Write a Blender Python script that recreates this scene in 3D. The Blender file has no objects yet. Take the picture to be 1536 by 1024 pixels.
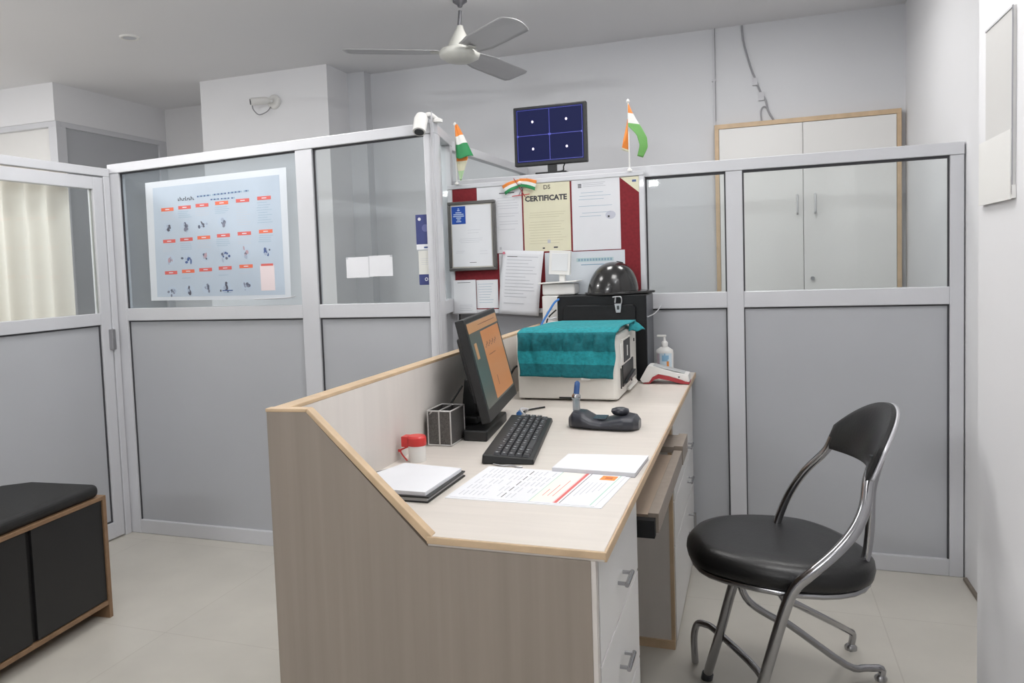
import bpy, bmesh, math, random
from mathutils import Vector, Matrix
random.seed(7)
R = math.radians
C = bpy.context.scene.collection

# ------------------------------------------------------------------ camera
H = 1.27
F_PX, CX, CY = 1194.07, 689.61, 475.16
YAW, PIT, ROL = -0.35533722, 0.06249112, -0.03715317
def cam_axes():
    cy, sy = math.cos(YAW), math.sin(YAW)
    f = Vector((sy*math.cos(PIT), cy*math.cos(PIT), -math.sin(PIT)))
    r = Vector((cy, -sy, 0)); u = r.cross(f)
    c, s = math.cos(ROL), math.sin(ROL)
    return c*r+s*u, -s*r+c*u, -f
cam_d = bpy.data.cameras.new('camera'); cam = bpy.data.objects.new('camera', cam_d); C.objects.link(cam)
ax, ay, az = cam_axes()
cam.matrix_world = Matrix(((ax.x, ay.x, az.x, 0), (ax.y, ay.y, az.y, 0), (ax.z, ay.z, az.z, H), (0, 0, 0, 1)))
cam_d.sensor_width = 36; cam_d.lens = F_PX*36/1536
cam_d.shift_x = (768-CX)/1536; cam_d.shift_y = (CY-512)/1536
cam_d.clip_start = 0.05
bpy.context.scene.camera = cam

# ------------------------------------------------------------------ world, lamps, exposure
w = bpy.data.worlds.new('world'); bpy.context.scene.world = w; w.use_nodes = True
w.node_tree.nodes['Background'].inputs[0].default_value = (0.8, 0.85, 0.9, 1)
w.node_tree.nodes['Background'].inputs[1].default_value = 0.3
vs = bpy.context.scene.view_settings
vs.view_transform = 'Standard'; vs.look = 'None'; vs.gamma = 1; vs.use_curve_mapping = False
vs.exposure = 0.0
CEIL = 2.54
LAMPS = [  # x, y, size, watts  (unseen ceiling LED panels; last one added to brighten the back)
    (-0.1, 2.1, 0.6, 9), (-2.15, 2.5, 0.6, 12), (-0.9, 0.0, 0.6, 7), (-4.2, 1.9, 0.6, 54), (0.05, 3.72, 0.4, 6.5), (-0.85, 3.40, 0.4, 7)]
for i, (x, y, s, p) in enumerate(LAMPS):
    ld = bpy.data.lights.new('ceiling_panel_light', 'AREA'); ld.shape = 'SQUARE'; ld.size = s*0.94; ld.energy = p
    ld.color = (1.0, 0.985, 0.97)
    lo = bpy.data.objects.new('ceiling_panel_light', ld); C.objects.link(lo); lo.location = (x, y, CEIL-0.03)
ADDED_TUBES = [  # unseen battens added to brighten ceiling and walls: centre, facing direction, half length axis, watts
    ((0.47, 1.45, 2.28), (-1, 0, 0), 'y', 18), ((-1.6, -2.44, 2.15), (0, 1, 0), 'x', 42), ((-5.84, 1.2, 2.15), (1, 0, 0), 'y', 26)]
for c_, d_, a_, p in ADDED_TUBES:
    ld = bpy.data.lights.new('added_batten_light', 'AREA'); ld.shape = 'RECTANGLE'; ld.size = 1.15; ld.size_y = 0.07; ld.energy = p
    ld.color = (0.98, 0.99, 1.0)
    lo = bpy.data.objects.new('added_batten_light', ld); C.objects.link(lo)
    z_ = -(Vector(d_)+Vector((0, 0, 0.55))).normalized(); x_ = Vector((0, 1, 0)) if a_ == 'y' else Vector((1, 0, 0)); y_ = z_.cross(x_)
    p_ = Vector(c_)+Vector(d_)*0.005
    lo.matrix_world = Matrix(((x_.x, y_.x, z_.x, p_.x), (x_.y, y_.y, z_.y, p_.y), (x_.z, y_.z, z_.z, p_.z), (0, 0, 0, 1)))

# ------------------------------------------------------------------ materials
def lin(c):
    c = c/255
    return c/12.92 if c <= 0.04045 else ((c+0.055)/1.055)**2.4
def rgb(r, g, b): return (lin(r), lin(g), lin(b), 1)
MATS = {}
def mat(name, col, rough=0.5, metal=0.0, noise=None, bump=0, spec=0.5, emit=None, coat=0, trans=0):
    if name in MATS: return MATS[name]
    m = bpy.data.materials.new(name); m.use_nodes = True; MATS[name] = m
    nt = m.node_tree; b = nt.nodes['Principled BSDF']
    b.inputs['Base Color'].default_value = rgb(*col); b.inputs['Roughness'].default_value = rough
    b.inputs['Metallic'].default_value = metal; b.inputs['Specular IOR Level'].default_value = spec
    b.inputs['Coat Weight'].default_value = coat
    b.inputs['Transmission Weight'].default_value = trans
    if emit:
        b.inputs['Emission Color'].default_value = rgb(*emit[0]); b.inputs['Emission Strength'].default_value = emit[1]
    if noise:   # (scale xyz, amount, [noise scale])
        sc, amt = noise
        tc = nt.nodes.new('ShaderNodeTexCoord'); mp = nt.nodes.new('ShaderNodeMapping'); mp.inputs['Scale'].default_value = sc
        nz = nt.nodes.new('ShaderNodeTexNoise'); nz.inputs['Scale'].default_value = 1; nz.inputs['Detail'].default_value = 4
        rp = nt.nodes.new('ShaderNodeValToRGB')
        c = rgb(*col)
        rp.color_ramp.elements[0].position = 0.3; rp.color_ramp.elements[1].position = 0.7
        rp.color_ramp.elements[0].color = tuple(v*(1-amt) for v in c[:3])+(1,)
        rp.color_ramp.elements[1].color = tuple(min(1, v*(1+amt)) for v in c[:3])+(1,)
        nt.links.new(tc.outputs['Object'], mp.inputs[0]); nt.links.new(mp.outputs[0], nz.inputs['Vector'])
        nt.links.new(nz.outputs['Fac'], rp.inputs[0]); nt.links.new(rp.outputs[0], b.inputs['Base Color'])
        if bump:
            bp = nt.nodes.new('ShaderNodeBump'); bp.inputs['Strength'].default_value = bump; bp.inputs['Distance'].default_value = 0.004
            nt.links.new(nz.outputs['Fac'], bp.inputs['Height']); nt.links.new(bp.outputs[0], b.inputs['Normal'])
    return m
def glass_mat(name, tint, gloss=0.08, haze=0.0, hazecol=(220, 225, 230)):
    m = bpy.data.materials.new(name); m.use_nodes = True; nt = m.node_tree
    for n in list(nt.nodes):
        if n.type != 'OUTPUT_MATERIAL': nt.nodes.remove(n)
    out = [n for n in nt.nodes if n.type == 'OUTPUT_MATERIAL'][0]
    t = nt.nodes.new('ShaderNodeBsdfTransparent'); t.inputs[0].default_value = rgb(*tint)
    g = nt.nodes.new('ShaderNodeBsdfGlossy'); g.inputs['Roughness'].default_value = 0.02
    mx = nt.nodes.new('ShaderNodeMixShader'); mx.inputs[0].default_value = gloss
    nt.links.new(t.outputs[0], mx.inputs[1]); nt.links.new(g.outputs[0], mx.inputs[2])
    last = mx
    if haze:
        d = nt.nodes.new('ShaderNodeBsdfDiffuse'); d.inputs[0].default_value = rgb(*hazecol)
        m2 = nt.nodes.new('ShaderNodeMixShader'); m2.inputs[0].default_value = haze
        nt.links.new(mx.outputs[0], m2.inputs[1]); nt.links.new(d.outputs[0], m2.inputs[2]); last = m2
    nt.links.new(last.outputs[0], out.inputs[0])
    MATS[name] = m; return m
paint = mat('wall_paint', (224, 224, 226), 0.7, noise=((1.5, 1.5, 1.5), 0.015))
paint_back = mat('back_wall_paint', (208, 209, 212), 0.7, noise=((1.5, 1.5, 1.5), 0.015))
ceil_m = mat('ceiling_paint', (226, 226, 228), 0.8, noise=((0.8, 0.8, 0.8), 0.02))
alu = mat('white_aluminium', (203, 204, 208), 0.35, 0.0, noise=((3, 3, 3), 0.02), coat=0.2)
alu_bright = mat('bright_aluminium', (200, 200, 203), 0.3, 0.6)
gasket = mat('rubber_gasket', (60, 60, 64), 0.6)
panel_m = mat('grey_laminate_panel', (178, 180, 184), 0.3, noise=((2, 2, 2), 0.02), spec=0.4)
glass = glass_mat('clear_glass', (252, 254, 254), 0.025, 0.012, (200, 206, 212))
glass_frost = glass_mat('hazy_glass', (246, 250, 252), 0.03, 0.08, (196, 204, 210))
lam_top = mat('pale_laminate', (214, 207, 199), 0.35, noise=((5, 60, 60), 0.035))
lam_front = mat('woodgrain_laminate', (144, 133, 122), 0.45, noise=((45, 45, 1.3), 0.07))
lam_in = mat('inner_laminate', (212, 206, 200), 0.4, noise=((30, 30, 2), 0.03))
beech = mat('beech_edge_banding', (196, 170, 138), 0.45, noise=((20, 20, 20), 0.10))
white_lam = mat('white_laminate', (222, 221, 219), 0.35, noise=((4, 4, 4), 0.015))
chrome = mat('chrome', (170, 170, 173), 0.16, 1.0)
steel = mat('satin_steel', (178, 178, 180), 0.3, 1.0)
leather = mat('black_leatherette', (16, 16, 17), 0.36, noise=((140, 140, 140), 0.25), bump=0.12)
black_lam = mat('black_laminate', (27, 27, 28), 0.45, noise=((8, 8, 8), 0.06))
black_pl = mat('black_plastic', (20, 21, 22), 0.42, noise=((60, 60, 60), 0.1))
black_metal = mat('black_powder_coat', (9, 11, 14), 0.5, spec=0.3, noise=((80, 80, 80), 0.15))
dk_grey = mat('dark_grey_plastic', (52, 54, 57), 0.4)
white_pl = mat('white_plastic', (228, 227, 224), 0.35)
off_pl = mat('offwhite_plastic', (222, 219, 212), 0.4, noise=((30, 30, 30), 0.02))
paper = mat('white_paper', (224, 225, 229), 0.7, noise=((20, 20, 20), 0.01))
ink = mat('grey_print', (192, 194, 200), 0.7)
ink_dk = mat('dark_print', (62, 62, 68), 0.7)
ink_blue = mat('blue_print', (72, 92, 140), 0.7)
ink_lblue = mat('pale_blue_print', (140, 168, 188), 0.7)
ink_red = mat('red_print', (210, 100, 94), 0.6)
ink_pink = mat('pink_print', (232, 196, 196), 0.6)
maroon = mat('maroon_felt', (126, 34, 42), 0.9, noise=((90, 90, 90), 0.12))
cream = mat('cream_certificate', (224, 220, 194), 0.7, noise=((12, 12, 12), 0.03))
navy = mat('navy_sticker', (58, 66, 120), 0.45)
blue_b = mat('blue_emblem', (20, 74, 168), 0.5)
saffron = mat('saffron_cloth', (234, 138, 56), 0.6)
flag_white = mat('white_cloth', (236, 236, 232), 0.6)
flag_green = mat('green_cloth', (40, 140, 82), 0.6)
flag_lgreen = mat('light_green_cloth', (116, 178, 96), 0.6)
teal = mat('teal_towel', (24, 132, 140), 0.9, noise=((90, 90, 90), 0.2), bump=0.6)
teal_dk = mat('teal_towel_band', (10, 98, 106), 0.9, noise=((90, 90, 90), 0.2), bump=0.6)
red_pl = mat('red_plastic', (206, 56, 54), 0.35)
maroon_pl = mat('maroon_plastic', (164, 46, 54), 0.4)
orange_m = mat('orange_print', (226, 142, 66), 0.6)
helmet_m = mat('black_gloss_helmet', (36, 35, 35), 0.2, coat=0.25)
blue_cable = mat('blue_cable', (44, 110, 182), 0.4)
mesh_m = mat('dark_wire_mesh', (88, 86, 84), 0.5, 0.3, noise=((300, 300, 300), 0.35))
floor_tile_edge = (150, 146, 138)
# floor : large beige tiles with thin joints
fm = bpy.data.materials.new('beige_floor_tile'); fm.use_nodes = True; nt = fm.node_tree; b = nt.nodes['Principled BSDF']
tc = nt.nodes.new('ShaderNodeTexCoord'); br = nt.nodes.new('ShaderNodeTexBrick'); br.offset = 0
br.inputs['Scale'].default_value = 1; br.inputs['Brick Width'].default_value = 0.8; br.inputs['Row Height'].default_value = 0.8
br.inputs['Mortar Size'].default_value = 0.002; br.inputs['Mortar Smooth'].default_value = 0.2
br.inputs['Color1'].default_value = rgb(196, 192, 183); br.inputs['Color2'].default_value = rgb(198, 194, 185)
br.inputs['Mortar'].default_value = rgb(184, 179, 170)
nz = nt.nodes.new('ShaderNodeTexNoise'); nz.inputs['Scale'].default_value = 5; nz.inputs['Detail'].default_value = 6
mx = nt.nodes.new('ShaderNodeMix'); mx.data_type = 'RGBA'; mx.blend_type = 'MULTIPLY'; mx.inputs[0].default_value = 1
rp = nt.nodes.new('ShaderNodeValToRGB'); rp.color_ramp.elements[0].color = (0.93, 0.93, 0.93, 1); rp.color_ramp.elements[0].position = 0.35; rp.color_ramp.elements[1].position = 0.65
mp = nt.nodes.new('ShaderNodeMapping'); mp.inputs['Location'].default_value = (0.35, 0.12, 0)
nt.links.new(tc.outputs['Object'], mp.inputs[0]); nt.links.new(mp.outputs[0], br.inputs['Vector']); nt.links.new(tc.outputs['Object'], nz.inputs['Vector'])
nt.links.new(nz.outputs['Fac'], rp.inputs[0]); nt.links.new(br.outputs['Color'], mx.inputs[6]); nt.links.new(rp.outputs[0], mx.inputs[7])
nt.links.new(mx.outputs[2], b.inputs['Base Color']); b.inputs['Roughness'].default_value = 0.33
floor_m = fm

# ------------------------------------------------------------------ mesh builder
class MB:
    def __init__(s, M=None): s.v = []; s.f = []; s.mi = []; s.sm = []; s.M = M; s.mats = []
    def m(s, m):
        if m not in s.mats: s.mats.append(m)
        return s.mats.index(m)
    def add(s, vs, fs, m, smooth=False):
        o = len(s.v); i = s.m(m)
        for p in vs:
            p = Vector(p); s.v.append(s.M @ p if s.M else p)
        for f in fs: s.f.append([o+k for k in f]); s.mi.append(i); s.sm.append(smooth)
        return s
    def box(s, x0, x1, y0, y1, z0, z1, m):
        v = [(x, y, z) for z in (z0, z1) for y in (y0, y1) for x in (x0, x1)]
        return s.add(v, [(0, 2, 3, 1), (4, 5, 7, 6), (0, 1, 5, 4), (2, 6, 7, 3), (0, 4, 6, 2), (1, 3, 7, 5)], m)
    def hexa(s, bot, top, m, smooth=False):   # two matching loops, bottom and top
        n = len(bot); v = list(bot)+list(top)
        fs = [tuple(range(n))[::-1], tuple(range(n, 2*n))]+[(k, (k+1) % n, n+(k+1) % n, n+k) for k in range(n)]
        return s.add(v, fs, m, smooth)
    def prism(s, poly, axis, a, b, m):        # poly in the two other axes (in order), extruded on axis a..b
        def P(p, t):
            q = list(p); q.insert(axis, t); return tuple(q)
        return s.hexa([P(p, a) for p in poly], [P(p, b) for p in poly], m)
    def tube(s, pts, r, m, seg=12, smooth_n=4, closed=False):
        pts = [Vector(p) for p in pts]
        if smooth_n and len(pts) > 2:
            q = []; n = len(pts)
            for i in range(n-1 if not closed else n):
                p0 = pts[i-1] if (i > 0 or closed) else pts[0]*2-pts[1]
                p1 = pts[i]; p2 = pts[(i+1) % n]
                p3 = pts[(i+2) % n] if (i+2 < n or closed) else p2*2-p1
                for k in range(smooth_n):
                    t = k/smooth_n
                    q.append(0.5*((2*p1)+(p2-p0)*t+(2*p0-5*p1+4*p2-p3)*t*t+(3*p1-p0-3*p2+p3)*t**3))
            if not closed: q.append(pts[-1])
            pts = q
        n = len(pts); vs = []; fs = []; up = None
        for i in range(n):
            a = pts[(i-1) % n] if (i > 0 or closed) else pts[0]; b = pts[(i+1) % n] if (i < n-1 or closed) else pts[-1]
            d = (b-a).normalized()
            if up is None: up = Vector((0, 0, 1)) if abs(d.z) < 0.9 else Vector((1, 0, 0))
            u = (up-d*up.dot(d)).normalized(); up = u; w_ = d.cross(u)
            rr = r[i*(len(r)-1)//max(1, n-1)] if isinstance(r, (list, tuple)) else r
            for k in range(seg):
                t = 2*math.pi*k/seg; vs.append(pts[i]+u*(rr*math.cos(t))+w_*(rr*math.sin(t)))
        for i in range(n if closed else n-1):
            j = (i+1) % n
            for k in range(seg):
                fs.append((i*seg+k, j*seg+k, j*seg+(k+1) % seg, i*seg+(k+1) % seg))
        s.add(vs, fs, m, True)
        if not closed:
            s.add(vs[:seg], [tuple(range(seg))], m); s.add(vs[-seg:], [tuple(range(seg))[::-1]], m)
        return s
    def lathe(s, c, prof, m, seg=28, sx=1, sy=1, smooth=True):   # prof: (radius, z)
        vs = []; fs = []
        for r, z in prof:
            for k in range(seg):
                t = 2*math.pi*k/seg; vs.append((c[0]+sx*r*math.cos(t), c[1]+sy*r*math.sin(t), c[2]+z))
        for i in range(len(prof)-1):
            for k in range(seg): fs.append((i*seg+k, i*seg+(k+1) % seg, (i+1)*seg+(k+1) % seg, (i+1)*seg+k))
        s.add(vs, fs, m, smooth)
        n = len(prof)-1
        s.add(vs[:seg], [tuple(range(seg))[::-1]], m); s.add(vs[n*seg:], [tuple(range(seg))], m)
        return s
    def grid(s, fn, nu, nv, m, thick=0.0, smooth=True, mfn=None):     # fn(u,v)->pt ; optional thickness along normal
        P = [[Vector(fn(i/nu, j/nv)) for j in range(nv+1)] for i in range(nu+1)]
        def nrm(i, j):
            a = P[min(nu, i+1)][j]-P[max(0, i-1)][j]; b_ = P[i][min(nv, j+1)]-P[i][max(0, j-1)]
            return a.cross(b_).normalized()
        W = nv+1; top = [P[i][j] for i in range(nu+1) for j in range(nv+1)]
        vs = top[:]; off = 0
        fs = [(i*W+j, (i+1)*W+j, (i+1)*W+j+1, i*W+j+1) for i in range(nu) for j in range(nv)]
        ij = [(i, j) for i in range(nu) for j in range(nv)]
        if thick:
            off = len(top); vs += [P[i][j]-nrm(i, j)*thick for i in range(nu+1) for j in range(nv+1)]
            fs2 = [tuple(off+k for k in f[::-1]) for f in fs]; ij = ij+ij
            e = []
            for i in range(nu): e += [(i*W, off+i*W, off+(i+1)*W, (i+1)*W), (i*W+nv, (i+1)*W+nv, off+(i+1)*W+nv, off+i*W+nv)]
            for j in range(nv): e += [(j, j+1, off+j+1, off+j), (nu*W+j, off+nu*W+j, off+nu*W+j+1, nu*W+j+1)]
            fs = fs+fs2+e; ij = ij+[(0, 0)]*len(e)
        o = len(s.v)
        s.add(vs, fs, m, smooth)
        if mfn:
            base = len(s.mi)-len(fs)
            for k in range(len(fs)-(2*(nu+nv) if thick else 0)):
                mm = mfn((ij[k][0]+.5)/nu, (ij[k][1]+.5)/nv)
                if mm: s.mi[base+k] = s.m(mm)
        return s
    def build(s, name, parent=None, bevel=0, bseg=2, sub=0):
        me = bpy.data.meshes.new(name)
        if parent is not None:
            org = Vector(parent['_o']) if '_o' in parent else Vector((0, 0, 0))
        else:
            xs = [p.x for p in s.v]; ys = [p.y for p in s.v]; zs = [p.z for p in s.v]
            org = Vector(((min(xs)+max(xs))/2, (min(ys)+max(ys))/2, min(zs)))
        me.from_pydata([tuple(p-org) for p in s.v], [], s.f)
        for m_ in s.mats: me.materials.append(m_)
        me.polygons.foreach_set('material_index', s.mi); me.polygons.foreach_set('use_smooth', s.sm)
        me.validate()
        bm = bmesh.new(); bm.from_mesh(me); bmesh.ops.recalc_face_normals(bm, faces=bm.faces); bm.to_mesh(me); bm.free()
        me.update()
        o = bpy.data.objects.new(name, me); C.objects.link(o); o['_o'] = tuple(org)
        if parent is not None: o.parent = parent
        else: o.location = org
        if bevel:
            md = o.modifiers.new('bevel', 'BEVEL'); md.width = bevel; md.segments = bseg; md.limit_method = 'ANGLE'; md.angle_limit = R(40)
            md.harden_normals = False
        if sub:
            md = o.modifiers.new('sub', 'SUBSURF'); md.levels = sub; md.render_levels = sub
        return o
def thing(name, label, cat, loc, group=None):
    o = bpy.data.objects.new(name, None); C.objects.link(o); o.location = loc; o['_o'] = tuple(loc)
    o.empty_display_size = 0.05
    o['label'] = label; o['category'] = cat
    if group: o['group'] = group
    return o
def tag(o, label, cat, group=None):
    o['label'] = label; o['category'] = cat
    if group: o['group'] = group
    return o
def struct(o): o['kind'] = 'structure'; return o
def sempty(name, loc):
    o = bpy.data.objects.new(name, None); C.objects.link(o); o.location = loc; o['_o'] = tuple(loc); o['kind'] = 'structure'; return o
def text_polys(mb, txt, size, M, m, depth=0.0004, bold=0.0):
    """real lettering: font outlines turned into mesh and placed by matrix M (text lies in its XY plane)"""
    cu = bpy.data.curves.new('t', 'FONT'); cu.body = txt; cu.size = size; cu.extrude = depth; cu.align_x = 'CENTER'; cu.align_y = 'CENTER'
    cu.offset = bold; cu.resolution_u = 2
    ob = bpy.data.objects.new('t', cu); C.objects.link(ob)
    dg = bpy.context.evaluated_depsgraph_get(); me = bpy.data.meshes.new_from_object(ob.evaluated_get(dg))
    vs = [M @ v.co for v in me.vertices]; fs = [tuple(p.vertices) for p in me.polygons]
    mb.add(vs, fs, m)
    bpy.data.objects.remove(ob); bpy.data.curves.remove(cu); bpy.data.meshes.remove(me)

# ------------------------------------------------------------------ room shell
YB = 4.75; XR = 0.75
struct(MB().box(-6.0, 1.1, -2.6, 5.7, -0.06, 0, floor_m).build('floor'))
struct(MB().box(-6.0, 1.1, -2.6, 5.7, CEIL, CEIL+0.06, ceil_m).build('ceiling'))
struct(MB().box(-2.32, 1.1, YB, YB+0.12, 0, CEIL, paint_back).build('wall_back'))
struct(MB().box(XR, XR+0.12, -2.5, YB, 0, CEIL, paint).build('wall_right'))
struct(MB().box(0.52, XR, 0.9, 2.29, 0, CEIL, paint).build('wall_column_right'))
struct(MB().box(-3.38, -2.44, 4.39, 5.1, 0, CEIL, paint).box(-2.44, -2.32, 4.66, 5.1, 0, CEIL, paint_back).build('wall_pillar'))
struct(MB().box(-6.0, -3.38, 4.98, 5.1, 0, CEIL, paint).build('wall_back_left'))
struct(MB().box(-6.0, -5.9, -2.5, 5.0, 0, CEIL, paint).build('wall_left'))
struct(MB().box(-6.0, 1.1, -2.6, -2.5, 0, CEIL, paint).build('wall_front'))
# cabin at the far left: plaster bulkhead over an aluminium and panel screen
struct(MB().box(-5.9, -4.17, 3.95, 4.98, 2.30, CEIL, paint).build('wall_bulkhead'))
cab = sempty('wall_cabin', (-5, 4.4, 0))
MB().box(-5.9, -4.20, 3.99, 4.02, 0, 2.28, white_lam).build('front_panel', cab)
MB().box(-4.20, -4.185, 4.02, 4.98, 0, 2.28, panel_m).build('side_panel', cab)
MB().box(-5.9, -4.17, 3.955, 3.995, 2.265, 2.30, alu).box(-4.215, -4.17, 3.995, 4.98, 2.265, 2.30, alu)\
    .box(-4.23, -4.165, 3.95, 4.03, 0, 2.265, alu).box(-4.215, -4.17, 4.9, 4.98, 0, 2.265, alu).build('frame', cab, 0.002)
# skirting on the right wall
struct(MB().box(0.738, 0.75, 2.29, 3.455, 0, 0.012, mat('skirting_dark', (120, 112, 102), 0.6)).build('baseboard_right'))

# unseen panels standing for the room's ceiling lamps; notice-board one added as fill
lamp_em = mat('lamp_diffuser', (240, 240, 240), 0.5, emit=((255, 252, 248), 3.0))
for i, (x, y, s_, p) in enumerate(LAMPS):
    t = thing('ceiling_light', ['square white ceiling panel light above the chair', 'square white ceiling panel light above the left floor beside the bench',
              'square white ceiling panel light over the viewer', 'square white ceiling panel light behind the curtained door', 'square white ceiling panel light above the partition in front of the wall cupboard', 'square white ceiling panel light added above the notice board to brighten the back'][i], 'light', (x, y, CEIL-0.02), 'ceiling panel lights')
    h = s_/2
    MB().box(x-h, x+h, y-h, y-h+0.015, CEIL-0.02, CEIL, alu).box(x-h, x+h, y+h-0.015, y+h, CEIL-0.02, CEIL, alu)\
        .box(x-h, x-h+0.015, y-h+0.015, y+h-0.015, CEIL-0.02, CEIL, alu).box(x+h-0.015, x+h, y-h+0.015, y+h-0.015, CEIL-0.02, CEIL, alu).build('frame', t)
    MB().box(x-h+0.015, x+h-0.015, y-h+0.015, y+h-0.015, CEIL-0.012, CEIL-0.004, lamp_em).build('diffuser', t)

for (c_, d_, a_, p), lb in zip(ADDED_TUBES, ('unseen white tube batten added high on the right column', 'unseen white tube batten added on the wall behind the viewer', 'unseen white tube batten added on the far left wall')):
    c_ = Vector(c_); d_ = Vector(d_); ax_ = Vector((0, 1, 0)) if a_ == 'y' else Vector((1, 0, 0))
    t = thing('added_tube_light', lb, 'light', tuple(c_), 'added wall tube battens')  # body for an added fill batten, out of view
    q0, q1 = c_-d_*0.048-ax_*0.6, c_-d_*0.02+ax_*0.6
    MB().box(min(q0.x, q1.x), max(q0.x, q1.x), min(q0.y, q1.y), max(q0.y, q1.y), c_.z-0.02, c_.z+0.02, white_pl).build('housing', t, 0.003)
    MB().tube([c_-ax_*0.58-d_*0.012, c_+ax_*0.58-d_*0.012], 0.013, lamp_em, 12, 0).build('tube', t)

# ------------------------------------------------------------------ partitions
def rail(mb, x0, x1, y0, y1, za, zb, zc=None, zd=None, m=None):
    """horizontal bar from x0 to x1, lower/upper edge za/zb at x0 and zc/zd at x1"""
    m = m or alu
    if zc is None: zc, zd = za, zb
    mb.hexa([(x0, y0, za), (x1, y0, zc), (x1, y1, zc), (x0, y1, za)], [(x0, y0, zb), (x1, y0, zd), (x1, y1, zd), (x0, y1, zb)], m)
# left partition (poster screen), plane y = 3.105 .. 3.15
Y0, Y1 = 3.105, 3.15
zt = lambda x: 1.833+(x+2.962)/(1.695)*0.040
t = thing('glass_partition', 'white aluminium partition carrying the large poster, clear upper panes and grey lower panels', 'partition', (-2.1, 3.13, 0))
mb = MB()
rail(mb, -2.965, -1.235, Y0-0.004, Y1, zt(-2.965)-0.045, zt(-2.965), zt(-1.235)-0.045, zt(-1.235)); mb.build('top_rail', t, 0.003)
mb = MB(); rail(mb, -2.90, -1.905, Y0+0.002, Y1, 1.066, 1.127); rail(mb, -1.82, -1.285, Y0+0.002, Y1, 1.066, 1.127); mb.build('middle_rail', t, 0.003)
mb = MB(); rail(mb, -2.90, -1.905, Y0+0.002, Y1, 0, 0.068); rail(mb, -1.82, -1.285, Y0+0.002, Y1, 0, 0.068); mb.build('bottom_rail', t, 0.003)
for xa, xb in ((-2.965, -2.90), (-1.905, -1.82), (-1.285, -1.235)):
    MB().hexa([(xa, Y0, 0), (xb, Y0, 0), (xb, Y1, 0), (xa, Y1, 0)], [(xa, Y0, zt(xa)-0.045), (xb, Y0, zt(xb)-0.045), (xb, Y1, zt(xb)-0.045), (xa, Y1, zt(xa)-0.045)], alu).build('post', t, 0.003)
for xa, xb in ((-2.90, -1.905), (-1.82, -1.285)):
    MB().box(xa, xb, Y0+0.018, Y0+0.028, 0.068, 1.066, panel_m).build('lower_panel', t)
    MB().hexa([(xa, Y0+0.02, 1.127), (xb, Y0+0.02, 1.127), (xb, Y0+0.025, 1.127), (xa, Y0+0.025, 1.127)],
              [(xa, Y0+0.02, zt(xa)-0.045), (xb, Y0+0.02, zt(xb)-0.045), (xb, Y0+0.025, zt(xb)-0.045), (xa, Y0+0.025, zt(xa)-0.045)], glass_frost if xa < -2.5 else glass).build('glass_pane', t)
    g = MB()
    g.box(xa, xa+0.006, Y0+0.012, Y0+0.02, 1.127, zt(xa)-0.045, gasket).box(xa, xb, Y0+0.012, Y0+0.018, 1.060, 1.066, gasket)
    g.box(xa, xa+0.005, Y0+0.012, Y0+0.018, 0.068, 1.06, gasket)
    rail(g, xa, xb, Y0+0.012, Y0+0.02, zt(xa)-0.052, zt(xa)-0.045, zt(xb)-0.052, zt(xb)-0.045, gasket); g.build('gasket', t)

# connecting partition, short leg that runs back from the left screen to the board, then on to the wall
t = thing('glass_partition', 'narrow white return partition between the poster screen and the red notice board', 'partition', (-1.29, 3.9, 0))
A = Vector((-1.262, 3.152)); Bp = Vector((-1.335, 3.515)); Cc = Vector((-1.30, 4.74))
def seg(mb, P, Q, w_, z0, z1, m, z2=None, z3=None):
    d = (Q-P).normalized(); n = Vector((d.y, -d.x))*(w_/2)
    z2 = z0 if z2 is None else z2; z3 = z1 if z3 is None else z3
    mb.hexa([(P+n).to_tuple()+(z0,), (Q+n).to_tuple()+(z2,), (Q-n).to_tuple()+(z2,), (P-n).to_tuple()+(z0,)],
            [(P+n).to_tuple()+(z1,), (Q+n).to_tuple()+(z3,), (Q-n).to_tuple()+(z3,), (P-n).to_tuple()+(z1,)], m)
mb = MB(); seg(mb, A, Bp, 0.045, 1.83, 1.873, alu); mb.build('top_rail', t, 0.003)
mb = MB(); seg(mb, Bp, Cc, 0.04, 1.815, 1.858, alu); mb.build('top_rail', t, 0.003)
mb = MB(); seg(mb, A, Bp, 0.04, 1.066, 1.127, alu); seg(mb, Bp, Cc, 0.04, 1.066, 1.127, alu); mb.build('middle_rail', t, 0.003)
mb = MB(); seg(mb, A, Bp, 0.04, 0, 0.068, alu); seg(mb, Bp, Cc, 0.04, 0, 0.068, alu); mb.build('bottom_rail', t, 0.003)
dA = (Bp-A).normalized()
for P, Q, tp in ((A, A+dA*0.05, 1.83), (Bp-dA*0.06, Bp, 1.83), (Cc-Vector((0, 0.05)), Cc, 1.815)):
    mb = MB(); seg(mb, P, Q, 0.045, 0, tp, alu); mb.build('post', t, 0.003)
mb = MB(); seg(mb, A, Bp, 0.008, 0.068, 1.066, panel_m); mb.build('lower_panel', t)
mb = MB(); seg(mb, Bp, Cc, 0.008, 0.068, 1.066, panel_m); mb.build('lower_panel', t)
mb = MB(); seg(mb, A, Bp, 0.005, 1.127, 1.83, glass); mb.build('glass_pane', t)
mb = MB(); seg(mb, Bp, Cc, 0.005, 1.127, 1.815, glass); mb.build('glass_pane', t)

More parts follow.
